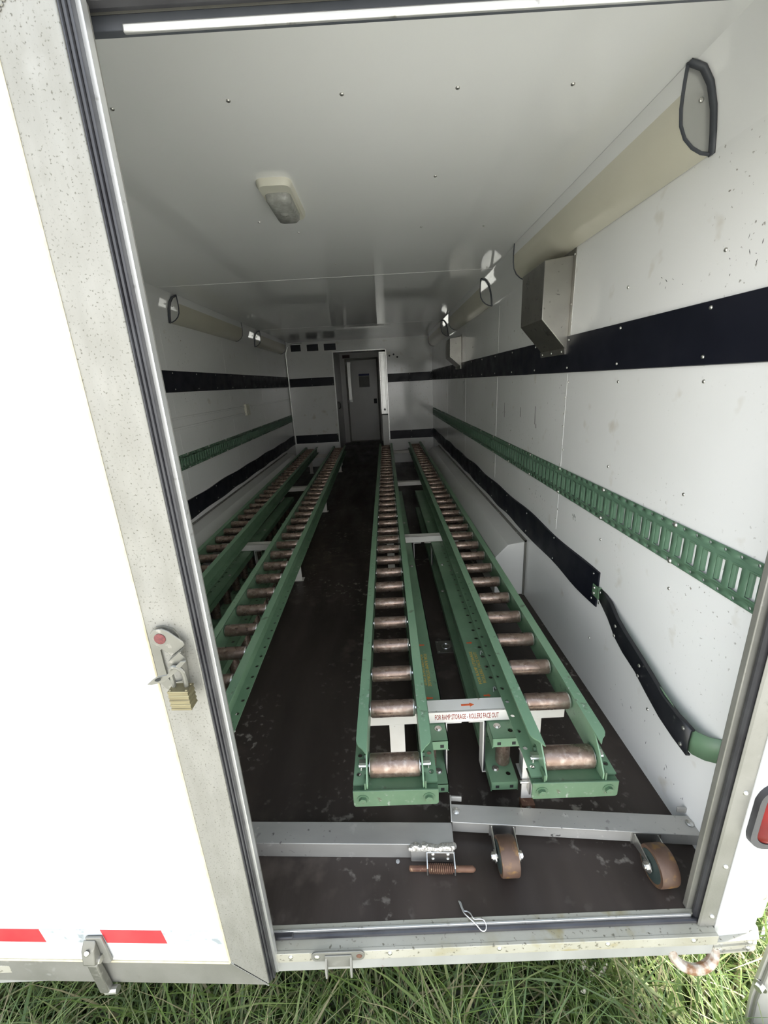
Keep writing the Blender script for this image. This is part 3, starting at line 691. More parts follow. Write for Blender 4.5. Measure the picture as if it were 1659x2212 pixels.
# ------------------------------------------------------------------ stored loading ramps, on edge below the conveyors
def make_ramp():
    # local: x 0 (inner edge, towards the hangers) to .09 (roller side), y 0..3.15, z 0..0.24
    t = thing('loading_ramp', (0, 0, 0), local=True); LEN = 3.25; p = .065
    for z in (.052, .238):
        mb = MB(); n = int(LEN / p)
        lst = [(i * p, (i + 1) * p, ((i + .5) * p, .067, .0085, .0085)) for i in range(n)]
        LL = n * p
        mb.perf(lst, 0, .092, lambda u, v: (v, u, z)); mb.perf(lst, 0, .092, lambda u, v: (v, u, z - .003))
        mb.box(0, .003, 0, LL, z - .038, z); mb.box(.089, .092, 0, LL, z - .038, z)
        mb.box(0, .092, -.0, .003, z - .034, z)
        mb.build('side_channel', M['green'], t)
        mb = MB()
        for x in (.022, .070): mb.piece().box(x - .006, x + .006, -.0006, .0, z - .026, z - .014)
        mb.each('slot_hole', M['hole'], t)
        mb = MB(); mb.hexbolt((.028, .052, z), (0, 0, 1), .008, .006); mb.hexbolt((.026, 1.35, z), (0, 0, 1), .007, .005); mb.hexbolt((.03, 2.2, z), (0, 0, 1), .007, .005); mb.each('bolt', M['steel'], t)
    r0 = None
    for i in range(18):
        if r0 is None:
            mb = MB(); mb.lathe([(.018, .060), (.024, .0615), (.025, .064), (.025, .196), (.024, .1985), (.018, .20)], (0, 0, 0), (0, 0, 1), 14); mb.mat(1); mb.cyl((0, 0, .054), (0, 0, .234), .006, 6)
            r0 = mb.build('roller', [M['roller'], M['steel']], t); r0.location = (.058, .075, 0)
        else:
            r = r0.copy(); COL.objects.link(r); r.parent = t; r.location = (.058, .075 + i * .178, 0)
    mb = MB()
    for y in (.21, .43): mb.piece().tube([(.058, y, .240), (.060, y + .012, .250), (.066, y + .02, .247), (.070, y + .012, .240)], .0022, 5)
    mb.each('spring_clip', M['steel'], t)
    # lettering on the top channel
    m = frame_mtx((.030, .357, .2382), (0, 1, 0), (-1, 0, 0), (0, 0, 1))
    text('lettering', 'FOR RAMP STORAGE\nROLLERS FACE OUT', M['yellow_ink'], t, m, size=.0175, width=1.22)
    for y in (.195, .52): arrow('lettering_arrow', M['orange'], t, frame_mtx((.030, y, .2382), (1, 0, 0), (0, 1, 0), (0, 0, 1)), .026, .017)
    return t
rp1 = make_ramp()
rp2 = copy_tree(rp1); lp1 = copy_tree(rp1); lp2 = copy_tree(rp1)
def mirror_ramp(o):
    o.scale = (1, 1, 1)
rp1.location = (1.874, .327, .0205); tag(rp1, 'green roller ramp stored on edge below the conveyor nearest the right wall', 'ramp', 'stored loading ramps')
lp1.location = (.748, .327, .0205); tag(lp1, 'green roller ramp stored on edge below the inner conveyor of the left pair', 'ramp', 'stored loading ramps')
# ramps facing the other way: turned end for end about the vertical, then lettered again
def flipped(o, x):
    for ch in list(o.children):
        if ch.name.startswith('lettering'):
            bpy.data.objects.remove(ch); continue
        me = ch.data.copy(); ch.data = me
        for v in me.vertices: v.co.x = -v.co.x
        me.flip_normals(); ch.location.x = .092 - ch.location.x
    o.location = (x, .327, .0205)
    ORG[o] = Vector()
    m = frame_mtx((.050, .357, .2382), (0, -1, 0), (1, 0, 0), (0, 0, 1))
    text('lettering', 'FOR RAMP STORAGE\nROLLERS FACE OUT', M['yellow_ink'], o, m, size=.0175, width=1.22)
    for y in (.195, .52): arrow('lettering_arrow', M['orange'], o, frame_mtx((.050, y, .2382), (-1, 0, 0), (0, -1, 0), (0, 0, 1)), .026, .017)
flipped(rp2, 1.640); tag(rp2, 'green roller ramp stored on edge below the inner conveyor of the right pair', 'ramp', 'stored loading ramps')
flipped(lp2, .478); tag(lp2, 'green roller ramp stored on edge below the conveyor nearest the left wall', 'ramp', 'stored loading ramps')
# white hinged hook bracket hanging at the near end of the right ramp
t = thing('ramp_hook_bracket', (1.985, .31, 0), 'white rusty-footed hook bracket at the near end of the right stored ramp', 'bracket')
mb = MB(); mb.box(1.968, 2.006, .300, .304, .03, .21); mb.prism([(1.968, .304, .205), (2.006, .304, .205), (2.006, .35, .19), (1.968, .35, .19)], (0, 0, .004)); mb.build('plate', M['white_paint'], t, bevel=.001)
mb = MB(); mb.box(1.964, 2.008, .275, .306, .0, .03); mb.build('foot', M['rust'], t, bevel=.002)
mb = MB(); mb.cyl((1.958, .29, .115), (2.022, .29, .115), .005, 8); mb.box(1.984, 1.990, .277, .304, .075, .15); mb.build('pin', M['steel'], t)
mb = MB(); mb.hexbolt((1.986, .275, .015), (0, -1, 0), .008, .006); mb.each('bolt', M['steel'], t)

# ------------------------------------------------------------------ steel bars lying at the opening
t = thing('steel_latch_bar', (1.40, .2, 0), 'grey steel angle bar lying on the floor at lower left, with a spring latch', 'bar', local=True)
a = math.atan2(-.029, .60); ex = Vector((math.cos(a), math.sin(a), 0)); ey = Vector((-math.sin(a), math.cos(a), 0))
t.location = (1.718, .146, 0); t.rotation_euler = (0, 0, a)
mb = MB(); mb.prism([(-1.15, 0, 0), (-1.15, 0, .057), (-1.15, .066, .057), (-1.15, .066, .052), (-1.15, .005, .052), (-1.15, .005, 0)], (1.15, 0, 0)); mb.build('angle', M['bar'], t, bevel=.0015)
mb = MB()
for k in range(26): mb.lathe([(.002, -.009), (.010, -.005), (.011, 0), (.010, .005), (.002, .009)], (-.128 + k * .005, -.003 + random.uniform(-.002, .002), .052 + random.uniform(-.003, .003)), (0, .4, 1), 6)
tag(mb.build('weld_bead', M['weld'], t), kind='stuff')
mb = MB(); mb.box(-.130, -.004, -.012, -.001, .0, .05); mb.build('backing_block', M['bar'], t, bevel=.004)
mb = MB(); mb.box(-.082, -.002, -.017, -.013, .012, .048)
for x in (-.084, -.004): mb.prism([(x, -.013, .048), (x, -.05, .034), (x, -.05, .004), (x, -.040, .002), (x, -.013, .012)], (.004, 0, 0))
brk = mb.build('latch_bracket', M['steel'], t, bevel=.001)
mb = MB()
for x, z in ((-.064, .041), (-.020, .041), (-.064, .021), (-.020, .021)): mb.dome((x, -.017, z), (0, -1, 0), .006, .004)
mb.each('rivet', M['steel'], brk)
mb = MB(); mb.lathe([(.003, -.136), (.0075, -.133), (.0075, -.002), (.0085, 0), (.0085, .05), (.005, .056), (.002, .058)], (0, -.040, .018), (1, 0, 0), 10); mb.build('spring_bolt', M['rust'], t)
mb = MB(); mb.tube([(-.078 + i * .072 / 112, -.040 + .0105 * math.cos(i * .7), .018 + .0105 * math.sin(i * .7)) for i in range(113)], .0022, 5); mb.build('coil_spring', M['rust'], t)

t = thing('steel_caster_bar', (1.722, .202, .07), 'grey steel bar on two rusty caster wheels, at lower right', 'bar', local=True)
a = math.atan2(-.071, .719); t.location = (1.722, .202, 0); t.rotation_euler = (0, 0, a)
zt = .072
mb = MB(); mb.prism([(0, 0, zt), (0, .058, zt), (0, .058, zt - .005), (0, .012, zt - .005), (0, .012, zt - .050), (0, .007, zt - .050), (0, .007, zt - .005), (0, 0, zt - .005)], (.722, 0, 0)); mb.build('angle', M['bar'], t, bevel=.0012)
for x0, e in ((0, 1), (.722, -1)):
    mb = MB(); mb.prism([(x0, -.002, zt + .001), (x0, .072, zt + .001), (x0, .072, zt + .022), (x0, .050, zt + .022), (x0, -.002, zt + .003)], (e * -.004, 0, 0))
    mb.box(min(x0, x0 + e * .034), max(x0, x0 + e * .034), .066, .071, zt + .001, zt + .02); mb.build('end_hook', M['bar'], t, bevel=.0012)
mb = MB(); mb.lathe([(.001, 0), (.012, .002), (.008, .005), (.001, .007)], (.014, .035, zt), (0, 0, 1), 8); mb.lathe([(.001, 0), (.012, .002), (.008, .005), (.001, .007)], (.708, .035, zt), (0, 0, 1), 8); tag(mb.build('weld_bead', M['weld'], t), kind='stuff')
ca, sa = math.cos(a), math.sin(a)
def to_local(x, y): dx, dy = x - 1.722, y - .202; return dx * ca + dy * sa, -dx * sa + dy * ca
for (wx, wy, yaw) in ((1.867, .1144, R(0)), (2.283, .074, R(3))):
    lx, ly = to_local(wx, wy); yaw -= a
    u = Vector((math.cos(yaw), math.sin(yaw), 0)); f = Vector((-math.sin(yaw), math.cos(yaw), 0)); c = Vector((lx, ly, .0505)); Z = Vector((0, 0, 1))
    mb = MB(); mb.lathe([(.034, -.0255), (.0485, -.025), (.0502, -.020), (.0502, .020), (.0485, .025), (.034, .0255)], c, u, 36)
    wh = mb.build('caster_wheel', M['rust_wheel'], t, sharp=45)
    mb = MB(); mb.lathe([(.008, -.027), (.040, -.0262), (.040, .0262), (.008, .027)], c, u, 24); mb.build('wheel_core', M['wheel_hub'], wh)
    ORG[wh] = Vector()
    for s in (-1, 1):
        mb = MB(); q = c + u * (s * .031); top = Vector((lx + s * .034, .004, .050))
        ax = (top - q); ax.x = 0
        p1 = q + f * -.012 - Z * .010; p2 = q + f * .012 - Z * .012; p0 = q + f * .0 - Z * .016
        d = Vector((0, 1, 0))
        pts = [q + f * -.015, q + f * -.010 - Z * .012, q + f * .004 - Z * .016, q + f * .015 - Z * .008, q + f * .018 + Z * .004, Vector((q.x, .006, .020)), Vector((q.x, .006, .062)), q + f * -.004 + Z * .016]
        mb.prism(pts, u * (s * .0035)); mb.build('fork_arm', M['steel'], t, bevel=.001)
    mb = MB(); mb.cyl(c - u * .046, c + u * .046, .006, 8); mb.hexbolt(c + u * -.0345, -u, .011, .009); mb.hexbolt(c + u * .0345, u, .011, .009); mb.build('axle_bolt', M['steel'], t)
    mb = MB(); mb.box(lx - .04, lx + .04, .001, .0065, .022, .064); mb.build('caster_plate', M['steel'], t)

# ------------------------------------------------------------------ recessed tie-down ring in the floor
t = thing('floor_tie_down', (1.848, 1.185, 0), 'small square recessed metal tie-down plate in the black floor', 'tie-down')
mb = MB(); n = 24; cx, cy = 1.848, 1.185; h = .052
ring = [(cx + .036 * math.cos(2 * math.pi * i / n), cy + .036 * math.sin(2 * math.pi * i / n)) for i in range(n)]
sq = []
for x, y in ring:
    k = h / max(abs(x - cx), abs(y - cy)); sq.append((cx + (x - cx) * k, cy + (y - cy) * k))
vs = [(x, y, .0005) for x, y in sq] + [(x, y, .004) for x, y in sq] + [(x, y, .004) for x, y in ring] + [(cx + (x - cx) * .8, cy + (y - cy) * .8, .0008) for x, y in ring]
fs = [(k * n + i, k * n + (i + 1) % n, (k + 1) * n + (i + 1) % n, (k + 1) * n + i) for k in range(3) for i in range(n)] + [[3 * n + i for i in range(n)]]
mb.add(vs, fs); mb.build('plate', M['hood'], t)
mb = MB(); mb.tube([(cx + .022 * math.cos(2 * math.pi * i / 16), cy + .022 * math.sin(2 * math.pi * i / 16), .005) for i in range(16)], .004, 6, closed=True); mb.build('ring', M['steel'], t)
mb = MB()
for sx_ in (-1, 1):
    for sy_ in (-1, 1): mb.dome((cx + sx_ * .042, cy + sy_ * .042, .004), (0, 0, 1), .005, .002)
mb.each('screw', M['steel'], t)
# loose chip on the floor
mb = MB(); mb.lathe([(.001, 0), (.006, .001), (.006, .004), (.002, .006)], (1.548, .142, 0), (0, 0, 1), 7); tag(mb.build('pebble', M['paper']), 'tiny pale chip on the floor by the spring latch', 'debris')

# ------------------------------------------------------------------ rear frame: sill, jamb, header
sill = thing('trim_4', (1.25, -.05, -.1), kind='structure')
mb = MB(); mb.box(-.06, 2.36, -.0125, .0, -.045, .0015); mb.box(-.06, 2.362, -.0525, -.0, -.05, -.012); mb.build('sill_ledge', M['sill'], sill, bevel=.001)
mb = MB(); mb.box(1.17, 2.315, -.0175, -.0125, -.010, .006); mb.build('sill_lip', M['alu_bright'], sill, bevel=.001)
mb = MB(); mb.tube([(1.14, -.0225, -.006), (2.33, -.0225, -.006)], .0062, 8); mb.build('sill_seal', M['rubber'], sill)
mb = MB(); mb.box(1.2, 1.265, -.03, -.010, -.004, .0035); mb.build('seal_end', M['rubber'], sill, bevel=.003)
mb = MB(); mb.box(-.06, 2.362, -.055, -.047, -.040, -.011); mb.build('face_strip', M['sill'], sill, bevel=.001)
mb = MB(); mb.box(-.06, 2.360, -.050, .05, -.092, -.040); mb.build('rear_beam', M['beam_white'], sill, bevel=.002)
mb = MB()
for x in (1.262, 1.519, 1.801, 2.079, 2.298): mb.dome((x, -.055, -.0225), (0, -1, 0), .0065, .004)
mb.each('rivet', M['steel'], sill)

jam = thing('trim_5', (2.36, 0, 0), kind='structure')
mb = MB(); mb.box(2.312, 2.3335, -.003, .012, 0, 1.92); mb.build('jamb_lip', M['alu'], jam, bevel=.002)
mb = MB(); mb.tube([(2.3315, -.0125, -.012), (2.3315, -.0125, 1.92)], .0095, 10); mb.build('jamb_seal', M['rubber'], jam)
mb = MB(); mb.prism([(2.323, -.030, -.01), (2.327, -.034, -.01), (2.368, -.034, -.01), (2.368, .0, -.01), (2.342, .0, -.01), (2.340, -.014, -.01)], (0, 0, 1.93)); mb.build('jamb_face', M['alu'], jam, bevel=.001)
mb = MB(); mb.prism([(2.365, -.036, -.046), (2.372, -.040, -.046), (2.458, -.036, -.046), (2.472, -.026, -.046), (2.478, -.005, -.046), (2.478, .6, -.046), (2.4755, .6, -.046), (2.4755, -.0305, -.046), (2.365, -.0305, -.046)], (0, 0, 2.25)); mb.build('corner_skin', M['post_white'], jam, sharp=50)
mb = MB()
for z in (.029, .212, .451, .70, .95, 1.2): mb.dome((2.351, -.034, z), (0, -1, 0), .0065, .005)
mb.each('rivet', M['steel'], jam)
jl = thing('trim_6', (.1, 0, 0), kind='structure')
mb = MB(); mb.box(-.06, .134, -.045, .012, -.01, 1.92); mb.build('jamb_face', M['alu'], jl)
hd = thing('trim_7', (1.3, 0, 1.9), kind='structure')
mb = MB(); mb.box(-.06, WO, -.012, .02, 1.868, H + .06); mb.build('header_face', M['alu'], hd)
mb = MB(); mb.box(1.252, 2.306, -.018, -.012, 1.845, 1.855); mb.build('header_lip', M['alu_bright'], hd, bevel=.002)
mb = MB(); mb.box(1.20, 2.306, -.012, .001, 1.851, 1.868); mb.build('header_edge', M['bezel'], hd, bevel=.001)
mb = MB(); mb.tube([(.13, -.030, 1.873), (2.34, -.030, 1.873)], .012, 10); mb.build('header_seal', M['rubber'], hd)
mb = MB(); mb.box(-.06, WO, -.075, -.012, 1.882, H + .06); mb.build('header_rail', M['rubber'], hd)

# corner cap on the right rear corner
t = jam
mb = MB()
for z0, z1, d in ((-.046, -.040, .005), (-.062, -.046, 0), (-.068, -.062, .004), (-.086, -.068, 0), (-.092, -.086, .004)):
    mb.prism([(2.362, -.048 - d, z0), (2.470 + d, -.044 - d, z0), (2.486 + d, -.026, z0), (2.486 + d, .3, z0), (2.37, .3, z0)], (0, 0, z1 - z0))
t = mb.build('corner_cap', M['sill'], t)
mb = MB()
for x in (2.380, 2.455):
    for z in (-.054, -.077): mb.dome((x, -.0465, z), (0, -1, 0), .0065, .004)
mb.each('rivet', M['alu_bright'], t)

# tail light
t = thing('tail_light', (2.42, -.05, .39), 'red tail light in a black rubber surround on the right corner post', 'light')
def ring_pts(hx, hz, r, y, cx=2.430, cz=.388): return [(p[0], y, p[1]) for p in [(q[0], q[1]) for q in rrect(cx, cz, hx, hz, r, 0, 6)]]
mb = loft([ring_pts(.060, .096, .045, -.036), ring_pts(.058, .094, .044, -.052), ring_pts(.044, .080, .034, -.052), ring_pts(.044, .080, .034, -.042)], False, False); mb.build('surround', M['rubber'], t, sharp=50)
mb = loft([ring_pts(.044, .080, .034, -.042), ring_pts(.043, .079, .034, -.050), ring_pts(.030, .066, .026, -.057)], True, True); mb.build('red_lens', M['tail_red'], t, sharp=50)

# tow loop under the beam
t = thing('tow_loop', (2.335, -.03, -.15), 'rust-stained white steel loop hanging under the rear beam at right', 'loop')
mb = MB(); mb.tube(smooth([(2.258, -.040, -.080), (2.264, -.052, -.100), (2.285, -.061, -.115), (2.315, -.065, -.121), (2.345, -.061, -.115), (2.366, -.052, -.100), (2.372, -.040, -.080)], 3), .0125, 10); mb.build('loop', M['hook'], t)
# keeper for the door latch on the sill
t = thing('latch_keeper', (1.385, -.055, -.03), 'worn metal latch keeper bolted to the sill face at left', 'latch')
mb = MB(); pts = [(1.385 + .066 * (1 if i < 9 else -1) + .018 * math.cos(R(-90 + 20 * i if i < 9 else 90 + 20 * (i - 9))), -.0552, -.021 + .018 * math.sin(R(-90 + 20 * i if i < 9 else 90 + 20 * (i - 9)))) for i in range(18)]
pts = [(1.385 + (x - 1.385) * .82, y, z) for x, y, z in pts]
mb.prism(pts, (0, -.004, 0)); mb.build('plate', M['alu'], t, bevel=.001)
mb = MB(); mb.box(1.352, 1.420, -.0625, -.0592, -.056, -.012)
for x in (1.352, 1.416): mb.prism([(x, -.059, -.016), (x, -.078, -.040), (x, -.080, -.066), (x, -.072, -.070), (x, -.059, -.056)], (.005, 0, 0))
mb.build('cradle', M['alu'], t, bevel=.001)
mb = MB(); mb.dome((1.331, -.059, -.021), (0, -1, 0), .008, .003); mb.each('bolt', M['steel'], t)
mb = MB(); mb.dome((1.440, -.059, -.021), (0, -1, 0), .008, .003); mb.each('bolt', M['rust'], t)
# hitch pin clip lying over the sill
t = thing('hitch_pin_clip', (1.74, 0, .008), 'thin bent wire hitch pin clip lying across the sill', 'clip')
path = [(1.713, .036, .003), (1.717, .020, .004), (1.722, .006, .007), (1.735, -.008, .010), (1.748, -.020, .009), (1.760, -.030, .003), (1.770, -.030, .002), (1.775, -.021, .004), (1.770, -.012, .010), (1.757, -.010, .011), (1.745, -.010, .012), (1.738, .003, .010), (1.731, .010, .006), (1.722, .014, .004), (1.717, .034, .003)]
mb = MB(); mb.tube(smooth(path), .0016, 6); mb.build('wire', M['alu_bright'], t)

# ------------------------------------------------------------------ left rear door leaf (slightly ajar)
d1 = thing('door_1', (1.245, -.085, -.055), kind='structure', local=True); d1.rotation_euler = (0, 0, R(-2.4))
DB, DT = -.018, 1.96
mb = MB(); mb.box(-1.22, -.118, .001, .036, DB + .08, DT - .11); mb.build('skin_panel', M['door_white'], d1)
mb = MB()
mb.prism([(-.126, 0, DB + .094), (-.126, 0, DT - .09), (-.038, 0, DT), (-.038, 0, DB + .004)], (0, .040, 0)); mb.build('frame_stile', M['alu_speck'], d1, bevel=.0015)
mb = MB(); mb.prism([(-1.22, 0, DB), (-1.22, 0, DB + .088), (-.127, 0, DB + .088), (-.041, 0, DB)], (0, .040, 0)); mb.build('frame_rail', M['alu'], d1, bevel=.0015)
mb = MB(); mb.prism([(-1.22, 0, DT), (-1.22, 0, DT - .09), (-.127, 0, DT - .09), (-.041, 0, DT)], (0, .040, 0)); mb.build('frame_rail', M['alu'], d1, bevel=.0015)
mb = MB()
for k in range(22):
    f = k / 21; mb.lathe([(.001, 0), (.003, .001), (.002, .002)], (-.124 + .084 * f, 0, DB + .088 - .086 * f), (0, -1, 0), 6)
    mb.lathe([(.001, 0), (.003, .001), (.002, .002)], (-.124 + .084 * f, 0, DT - .088 + .086 * f), (0, -1, 0), 6)
tag(mb.build('weld_bead', M['alu'], d1), kind='stuff')
mb = MB(); mb.tube([(-.1255, -.0002, DB + .09), (-.1255, -.0002, DT - .09)], .0028, 6); mb.tube([(-1.22, -.0002, DB + .089), (-.1255, -.0002, DB + .089)], .0028, 6); mb.build('caulk_bead', M['caulk'], d1)
for k in range(3):
    x0 = -.0405 + .005 * k; mb = MB(); mb.box(x0, x0 + .0044, .003 + .004 * k, .026, DB + .002, DT); mb.build('seal_rib', M['rubber'], d1, bevel=.0012)
mb = MB(); mb.box(-.034, -.0195, .022, .036, DB + .004, DT); mb.build('edge_lip', M['alu_bright'], d1, bevel=.001)
mb = MB(); mb.box(-.04, -.0255, .036, .050, DB + .004, DT); mb.build('edge_lip', M['alu'], d1, bevel=.001)
# reflective tape, one piece per colour block (slanted ends)
zt0, zt1 = .142, .190
sl = .006
def tape(x0, x1, m, last=False):
    mb = MB(); mb.prism([(x0 + .0, .001, zt0), (x1, .001, zt0), (x1 - (0 if last else sl), .001, zt1), (x0 - sl, .001, zt1)], (0, -.0009, 0)); return mb.build('reflective_tape', M[m], d1)
e = [-1.05, -.888, -.735, -.584, -.427, -.272, -.128]
tape(e[0], e[1], 'silver_tape'); tape(e[1], e[2], 'red'); tape(-.735, e[3], 'red'); tape(e[3], e[4], 'silver_tape'); tape(e[4], e[5], 'red'); tape(e[5], e[6], 'silver_tape', True)
# lower cam latch on the door
t = thing('door_cam_latch', (0, 0, 0), 'cast metal latch on the bottom rail of the white door', 'latch', local=True)
t.location = d1.location; t.rotation_euler = d1.rotation_euler
mb = MB(); mb.prism([(-.472, -.0012, .172), (-.430, -.0012, .174), (-.424, -.0012, .085), (-.432, -.0012, .075), (-.452, -.0012, .075)], (0, -.006, 0)); mb.build('base_plate', M['alu'], t, bevel=.002)
mb = MB(); mb.prism([(-.476, -.007, .168), (-.476, -.022, .150), (-.476, -.030, .112), (-.476, -.022, .104), (-.476, -.007, .110)], (.032, 0, 0)); mb.build('cam_housing', M['hasp'], t, bevel=.003)
mb = MB(); mb.prism([(-.474, -.010, .106), (-.474, -.024, .098), (-.474, -.020, -.022), (-.474, -.008, -.030), (-.474, -.002, -.020)], (.026, 0, 0)); mb.build('lever_arm', M['hasp'], t, bevel=.003)
mb = MB(); mb.piece().cyl((-.476, -.014, .108), (-.440, -.014, .108), .009, 10); mb.piece().cyl((-.462, -.012, -.024), (-.430, -.012, -.018), .009, 10); mb.dome((-.460, -.024, .148), (0, -1, .3), .007, .005); mb.each('pivot', M['steel'], t)
# hasp with red button, padlock
t = thing('door_hasp', (0, 0, 0), 'metal hasp plate with a red mottled button on the door frame', 'hasp', local=True)
t.location = d1.location; t.rotation_euler = d1.rotation_euler
mb = MB()
def stad(x0, z0, x1, z1, r, n=8):
    import math as _m
    a0 = _m.atan2(z1 - z0, x1 - x0); pts = []
    for i in range(n + 1): a = a0 + _m.pi / 2 + _m.pi * i / n; pts.append((x0 + r * _m.cos(a), z0 + r * _m.sin(a)))
    for i in range(n + 1): a = a0 - _m.pi / 2 + _m.pi * i / n; pts.append((x1 + r * _m.cos(a), z1 + r * _m.sin(a)))
    return pts
outp = [(-.119, 1.012), (-.112, 1.030), (-.102, 1.038), (-.089, 1.040), (-.071, 1.034), (-.063, 1.02), (-.059, .989), (-.060, .95), (-.063, .919), (-.068, .906), (-.095, .901), (-.110, .905), (-.117, .916), (-.118, .97)]
inn = [(-.103, .990), (-.102, .991), (-.100, .992), (-.096, .992), (-.080, .990), (-.076, .985), (-.073, .970), (-.073, .95), (-.073, .927), (-.076, .922), (-.088, .919), (-.098, .922), (-.102, .930), (-.103, .96)]
n = len(outp)
mb.add([(x, -.004, z) for x, z in outp] + [(x, -.004, z) for x, z in inn] + [(x, -.0002, z) for x, z in outp] + [(x, -.0002, z) for x, z in inn], [(i, n + i, n + (i + 1) % n, (i + 1) % n) for i in range(n)] + [(i, (i + 1) % n, 2 * n + (i + 1) % n, 2 * n + i) for i in range(n)] + [(n + i, 3 * n + i, 3 * n + (i + 1) % n, n + (i + 1) % n) for i in range(n)])
mb.build('back_plate', M['hasp'], t)
mb = MB(); tp = [(-.113, 1.015), (-.110, 1.028), (-.100, 1.038), (-.086, 1.040), (-.075, 1.035), (-.052, 1.013), (-.050, 1.006), (-.054, 1.001), (-.078, .983), (-.097, 1.001), (-.107, 1.008)]
mb.prism([(x, -.010, z) for x, z in tp], (0, -.003, 0)); pvp = mb.build('pivot_plate', M['hasp'], t, bevel=.001)
mb = MB(); mb.lathe([(.0105, 0), (.0105, .0012), (.008, .002), (.001, .0022)], (-.092, -.013, 1.020), (0, -1, 0), 16); mb.build('red_button', M['red_dot'], pvp)
mb = MB(); mb.prism([(-.078, -.010, .983), (-.054, -.010, 1.001), (-.053, -.024, 1.000), (-.079, -.024, .980)], (.0012, 0, -.0016)); mb.build('folded_tab', M['hasp'], t)
mb = MB(); mb.prism([(-.056, -.022, .999), (-.047, -.022, .987), (-.046, -.022, .983), (-.061, -.022, .970), (-.084, -.022, .971)], (0, -.0018, 0)); mb.build('hasp_tab', M['hasp'], t)
mb = MB(); o8 = [(-.042, .986), (-.053, .975), (-.064, .964), (-.079, .953), (-.090, .944), (-.112, .9405), (-.120, .941), (-.108, .951), (-.098, .957), (-.083, .957), (-.066, .972), (-.052, .985)]
i8 = [(-.0925, .9535), (-.0925, .952), (-.094, .950), (-.097, .9485), (-.100, .948), (-.104, .949), (-.1045, .950), (-.103, .952), (-.099, .954), (-.096, .9545), (-.094, .9545), (-.093, .954)]
mb.prism([(x, -.030 - .004 * (x < -.09), z) for x, z in o8], (0, -.0016, -.001)); stp = mb.build('staple_tab', M['hasp'], t)
mb = MB(); mb.prism([(x, -.0358, z - .001) for x, z in i8], (0, -.0004, 0)); mb.build('tab_hole', M['hole'], stp)
t = thing('padlock', (0, 0, 0), 'brass laminated padlock hanging from the hasp on the white door', 'padlock', local=True)
t.location = d1.location; t.rotation_euler = d1.rotation_euler
for k in range(9):
    mb = MB(); z = .888 + k * .0046; d = .0012 if k % 2 else 0
    mb.box(-.083 + d, -.045 - d, -.042 + d, -.018 - d, z, z + .0040); mb.build('lamination', M['brass'], t, bevel=.0008)
mb = MB(); mb.box(-.082, -.046, -.041, -.019, .888, .929); mb.build('core', M['brass'], t)
mb = MB()
for x in (-.079, -.049):
    for y in (-.038, -.022): mb.dome((x, y, .9290), (0, 0, 1), .0028, .002); mb.dome((x, y, .8885), (0, 0, -1), .0028, .002)
mb.each('rivet', M['brass'], t)
mb = MB(); mb.tube(smooth([(-.077, -.027, .926), (-.077, -.027, .950), (-.0765, -.028, .962), (-.071, -.029, .971), (-.063, -.029, .971), (-.056, -.028, .964), (-.054, -.027, .952), (-.054, -.027, .926)]), .0040, 8); mb.build('shackle', M['hasp'], t)

# ------------------------------------------------------------------ right side: grey panel corner and side marker hinge
t = thing('metal_sheet', (2.52, -.06, -.6), 'grey scuffed aluminium sheet standing in the grass at the lower right', 'sheet')
mb = MB(); mb.prism([(2.512, -.064, -.60), (2.500, -.060, -.36), (2.502, -.052, -.277), (2.512, -.052, .10), (2.95, -.30, .10), (2.95, -.30, -.60)], (.010, .016, 0)); mb.build('face', M['grey_panel'], t, bevel=.002)
mb = MB(); mb.tube([(2.516, -.070, -.60), (2.506, -.067, -.36), (2.508, -.059, -.277), (2.518, -.059, .10)], .0045, 6); mb.build('edge_fold', M['alu'], t)
mb = MB(); mb.hexbolt((2.506, -.06, -.215), (-1, -.5, 0), .010, .014); mb.each('bolt', M['steel'], t)
t = jam
mb = MB(); mb.box(2.516, 2.560, .02, .075, -.10, .035); t = mb.build('hinge_block', M['post_white'], t, bevel=.01)
mb = MB(); mb.lathe([(.010, 0), (.010, .008), (.006, .012), (.001, .013)], (2.526, .02, .012), (0, -1, 0), 10); mb.build('bolt', M['steel'], t)

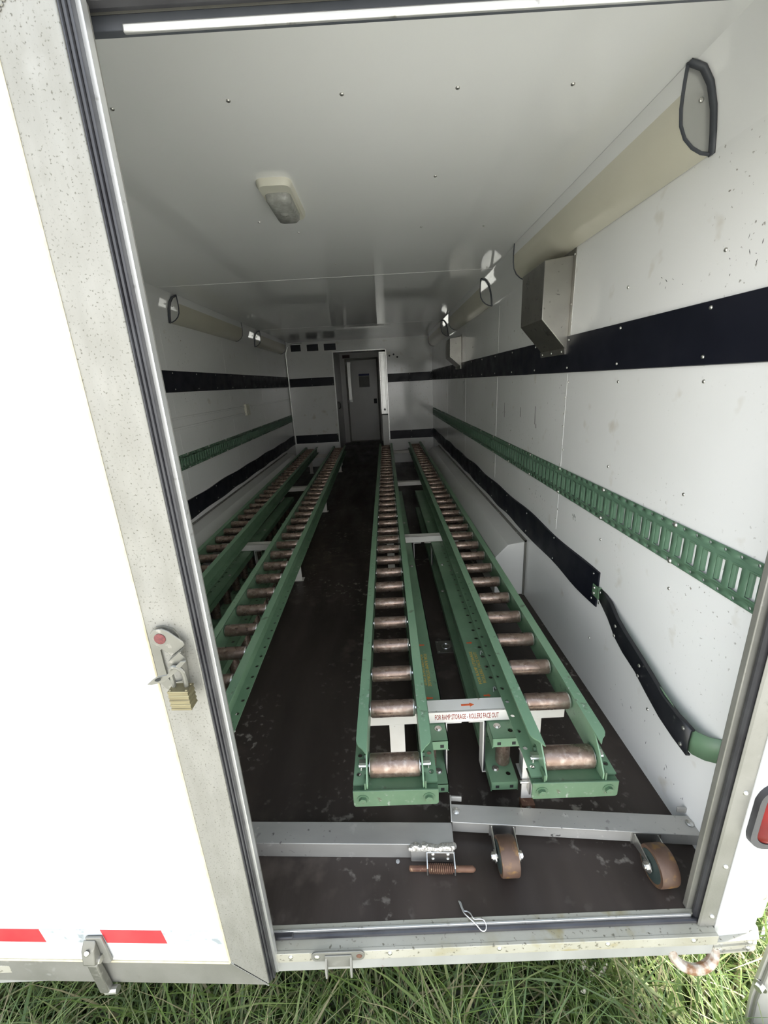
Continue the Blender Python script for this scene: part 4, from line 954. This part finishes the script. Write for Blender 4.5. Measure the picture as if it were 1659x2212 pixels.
# ------------------------------------------------------------------ ground and grass
GZ = -.60
mb = MB(); mb.box(-40, 40, -60, 40, GZ - .1, GZ); tag(mb.build('ground', M['soil']), kind='structure')
verts, faces, tints = [], [], []
def blade(x, y, h, w, a, lean, c):
    dx, dy = math.cos(a), math.sin(a); px, py = -dy, dx; o = len(verts); seg = 5
    for i in range(seg + 1):
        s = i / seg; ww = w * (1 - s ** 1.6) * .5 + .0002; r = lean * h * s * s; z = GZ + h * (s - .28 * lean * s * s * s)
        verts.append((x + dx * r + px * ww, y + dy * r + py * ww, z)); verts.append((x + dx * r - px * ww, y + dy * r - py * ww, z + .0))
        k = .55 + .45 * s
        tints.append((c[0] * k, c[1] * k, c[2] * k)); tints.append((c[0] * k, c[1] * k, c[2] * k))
    for i in range(seg): faces.append((o + 2 * i, o + 2 * i + 1, o + 2 * i + 3, o + 2 * i + 2))
rg = random.Random(3)
pal = [(.15, .23, .055), (.19, .28, .07), (.12, .19, .06), (.24, .31, .10), (.29, .33, .14), (.38, .34, .19), (.17, .25, .10)]
def patch(x0, x1, y0, y1, n, hmin, hmax):
    for _ in range(n):
        x = rg.uniform(x0, x1); y = rg.uniform(y0, y1)
        cl = math.sin(x * 9 + 2 * math.sin(y * 7)) * .5 + .5
        h = rg.uniform(hmin, hmax) * (.75 + .35 * cl)
        blade(x, y, h, rg.uniform(.004, .010) if rg.random() < .85 else rg.uniform(.010, .016), rg.uniform(0, 6.283), rg.uniform(.2, 1.15), rg.choice(pal))
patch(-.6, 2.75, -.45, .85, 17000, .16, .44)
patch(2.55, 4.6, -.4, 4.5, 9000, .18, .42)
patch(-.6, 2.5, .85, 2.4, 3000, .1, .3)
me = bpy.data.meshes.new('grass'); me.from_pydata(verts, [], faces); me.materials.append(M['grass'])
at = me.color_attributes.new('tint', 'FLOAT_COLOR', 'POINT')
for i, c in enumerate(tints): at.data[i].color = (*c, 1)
me.shade_smooth(); go = bpy.data.objects.new('grass', me); COL.objects.link(go)
tag(go, 'long green grass growing under and beside the trailer', 'grass', kind='stuff')
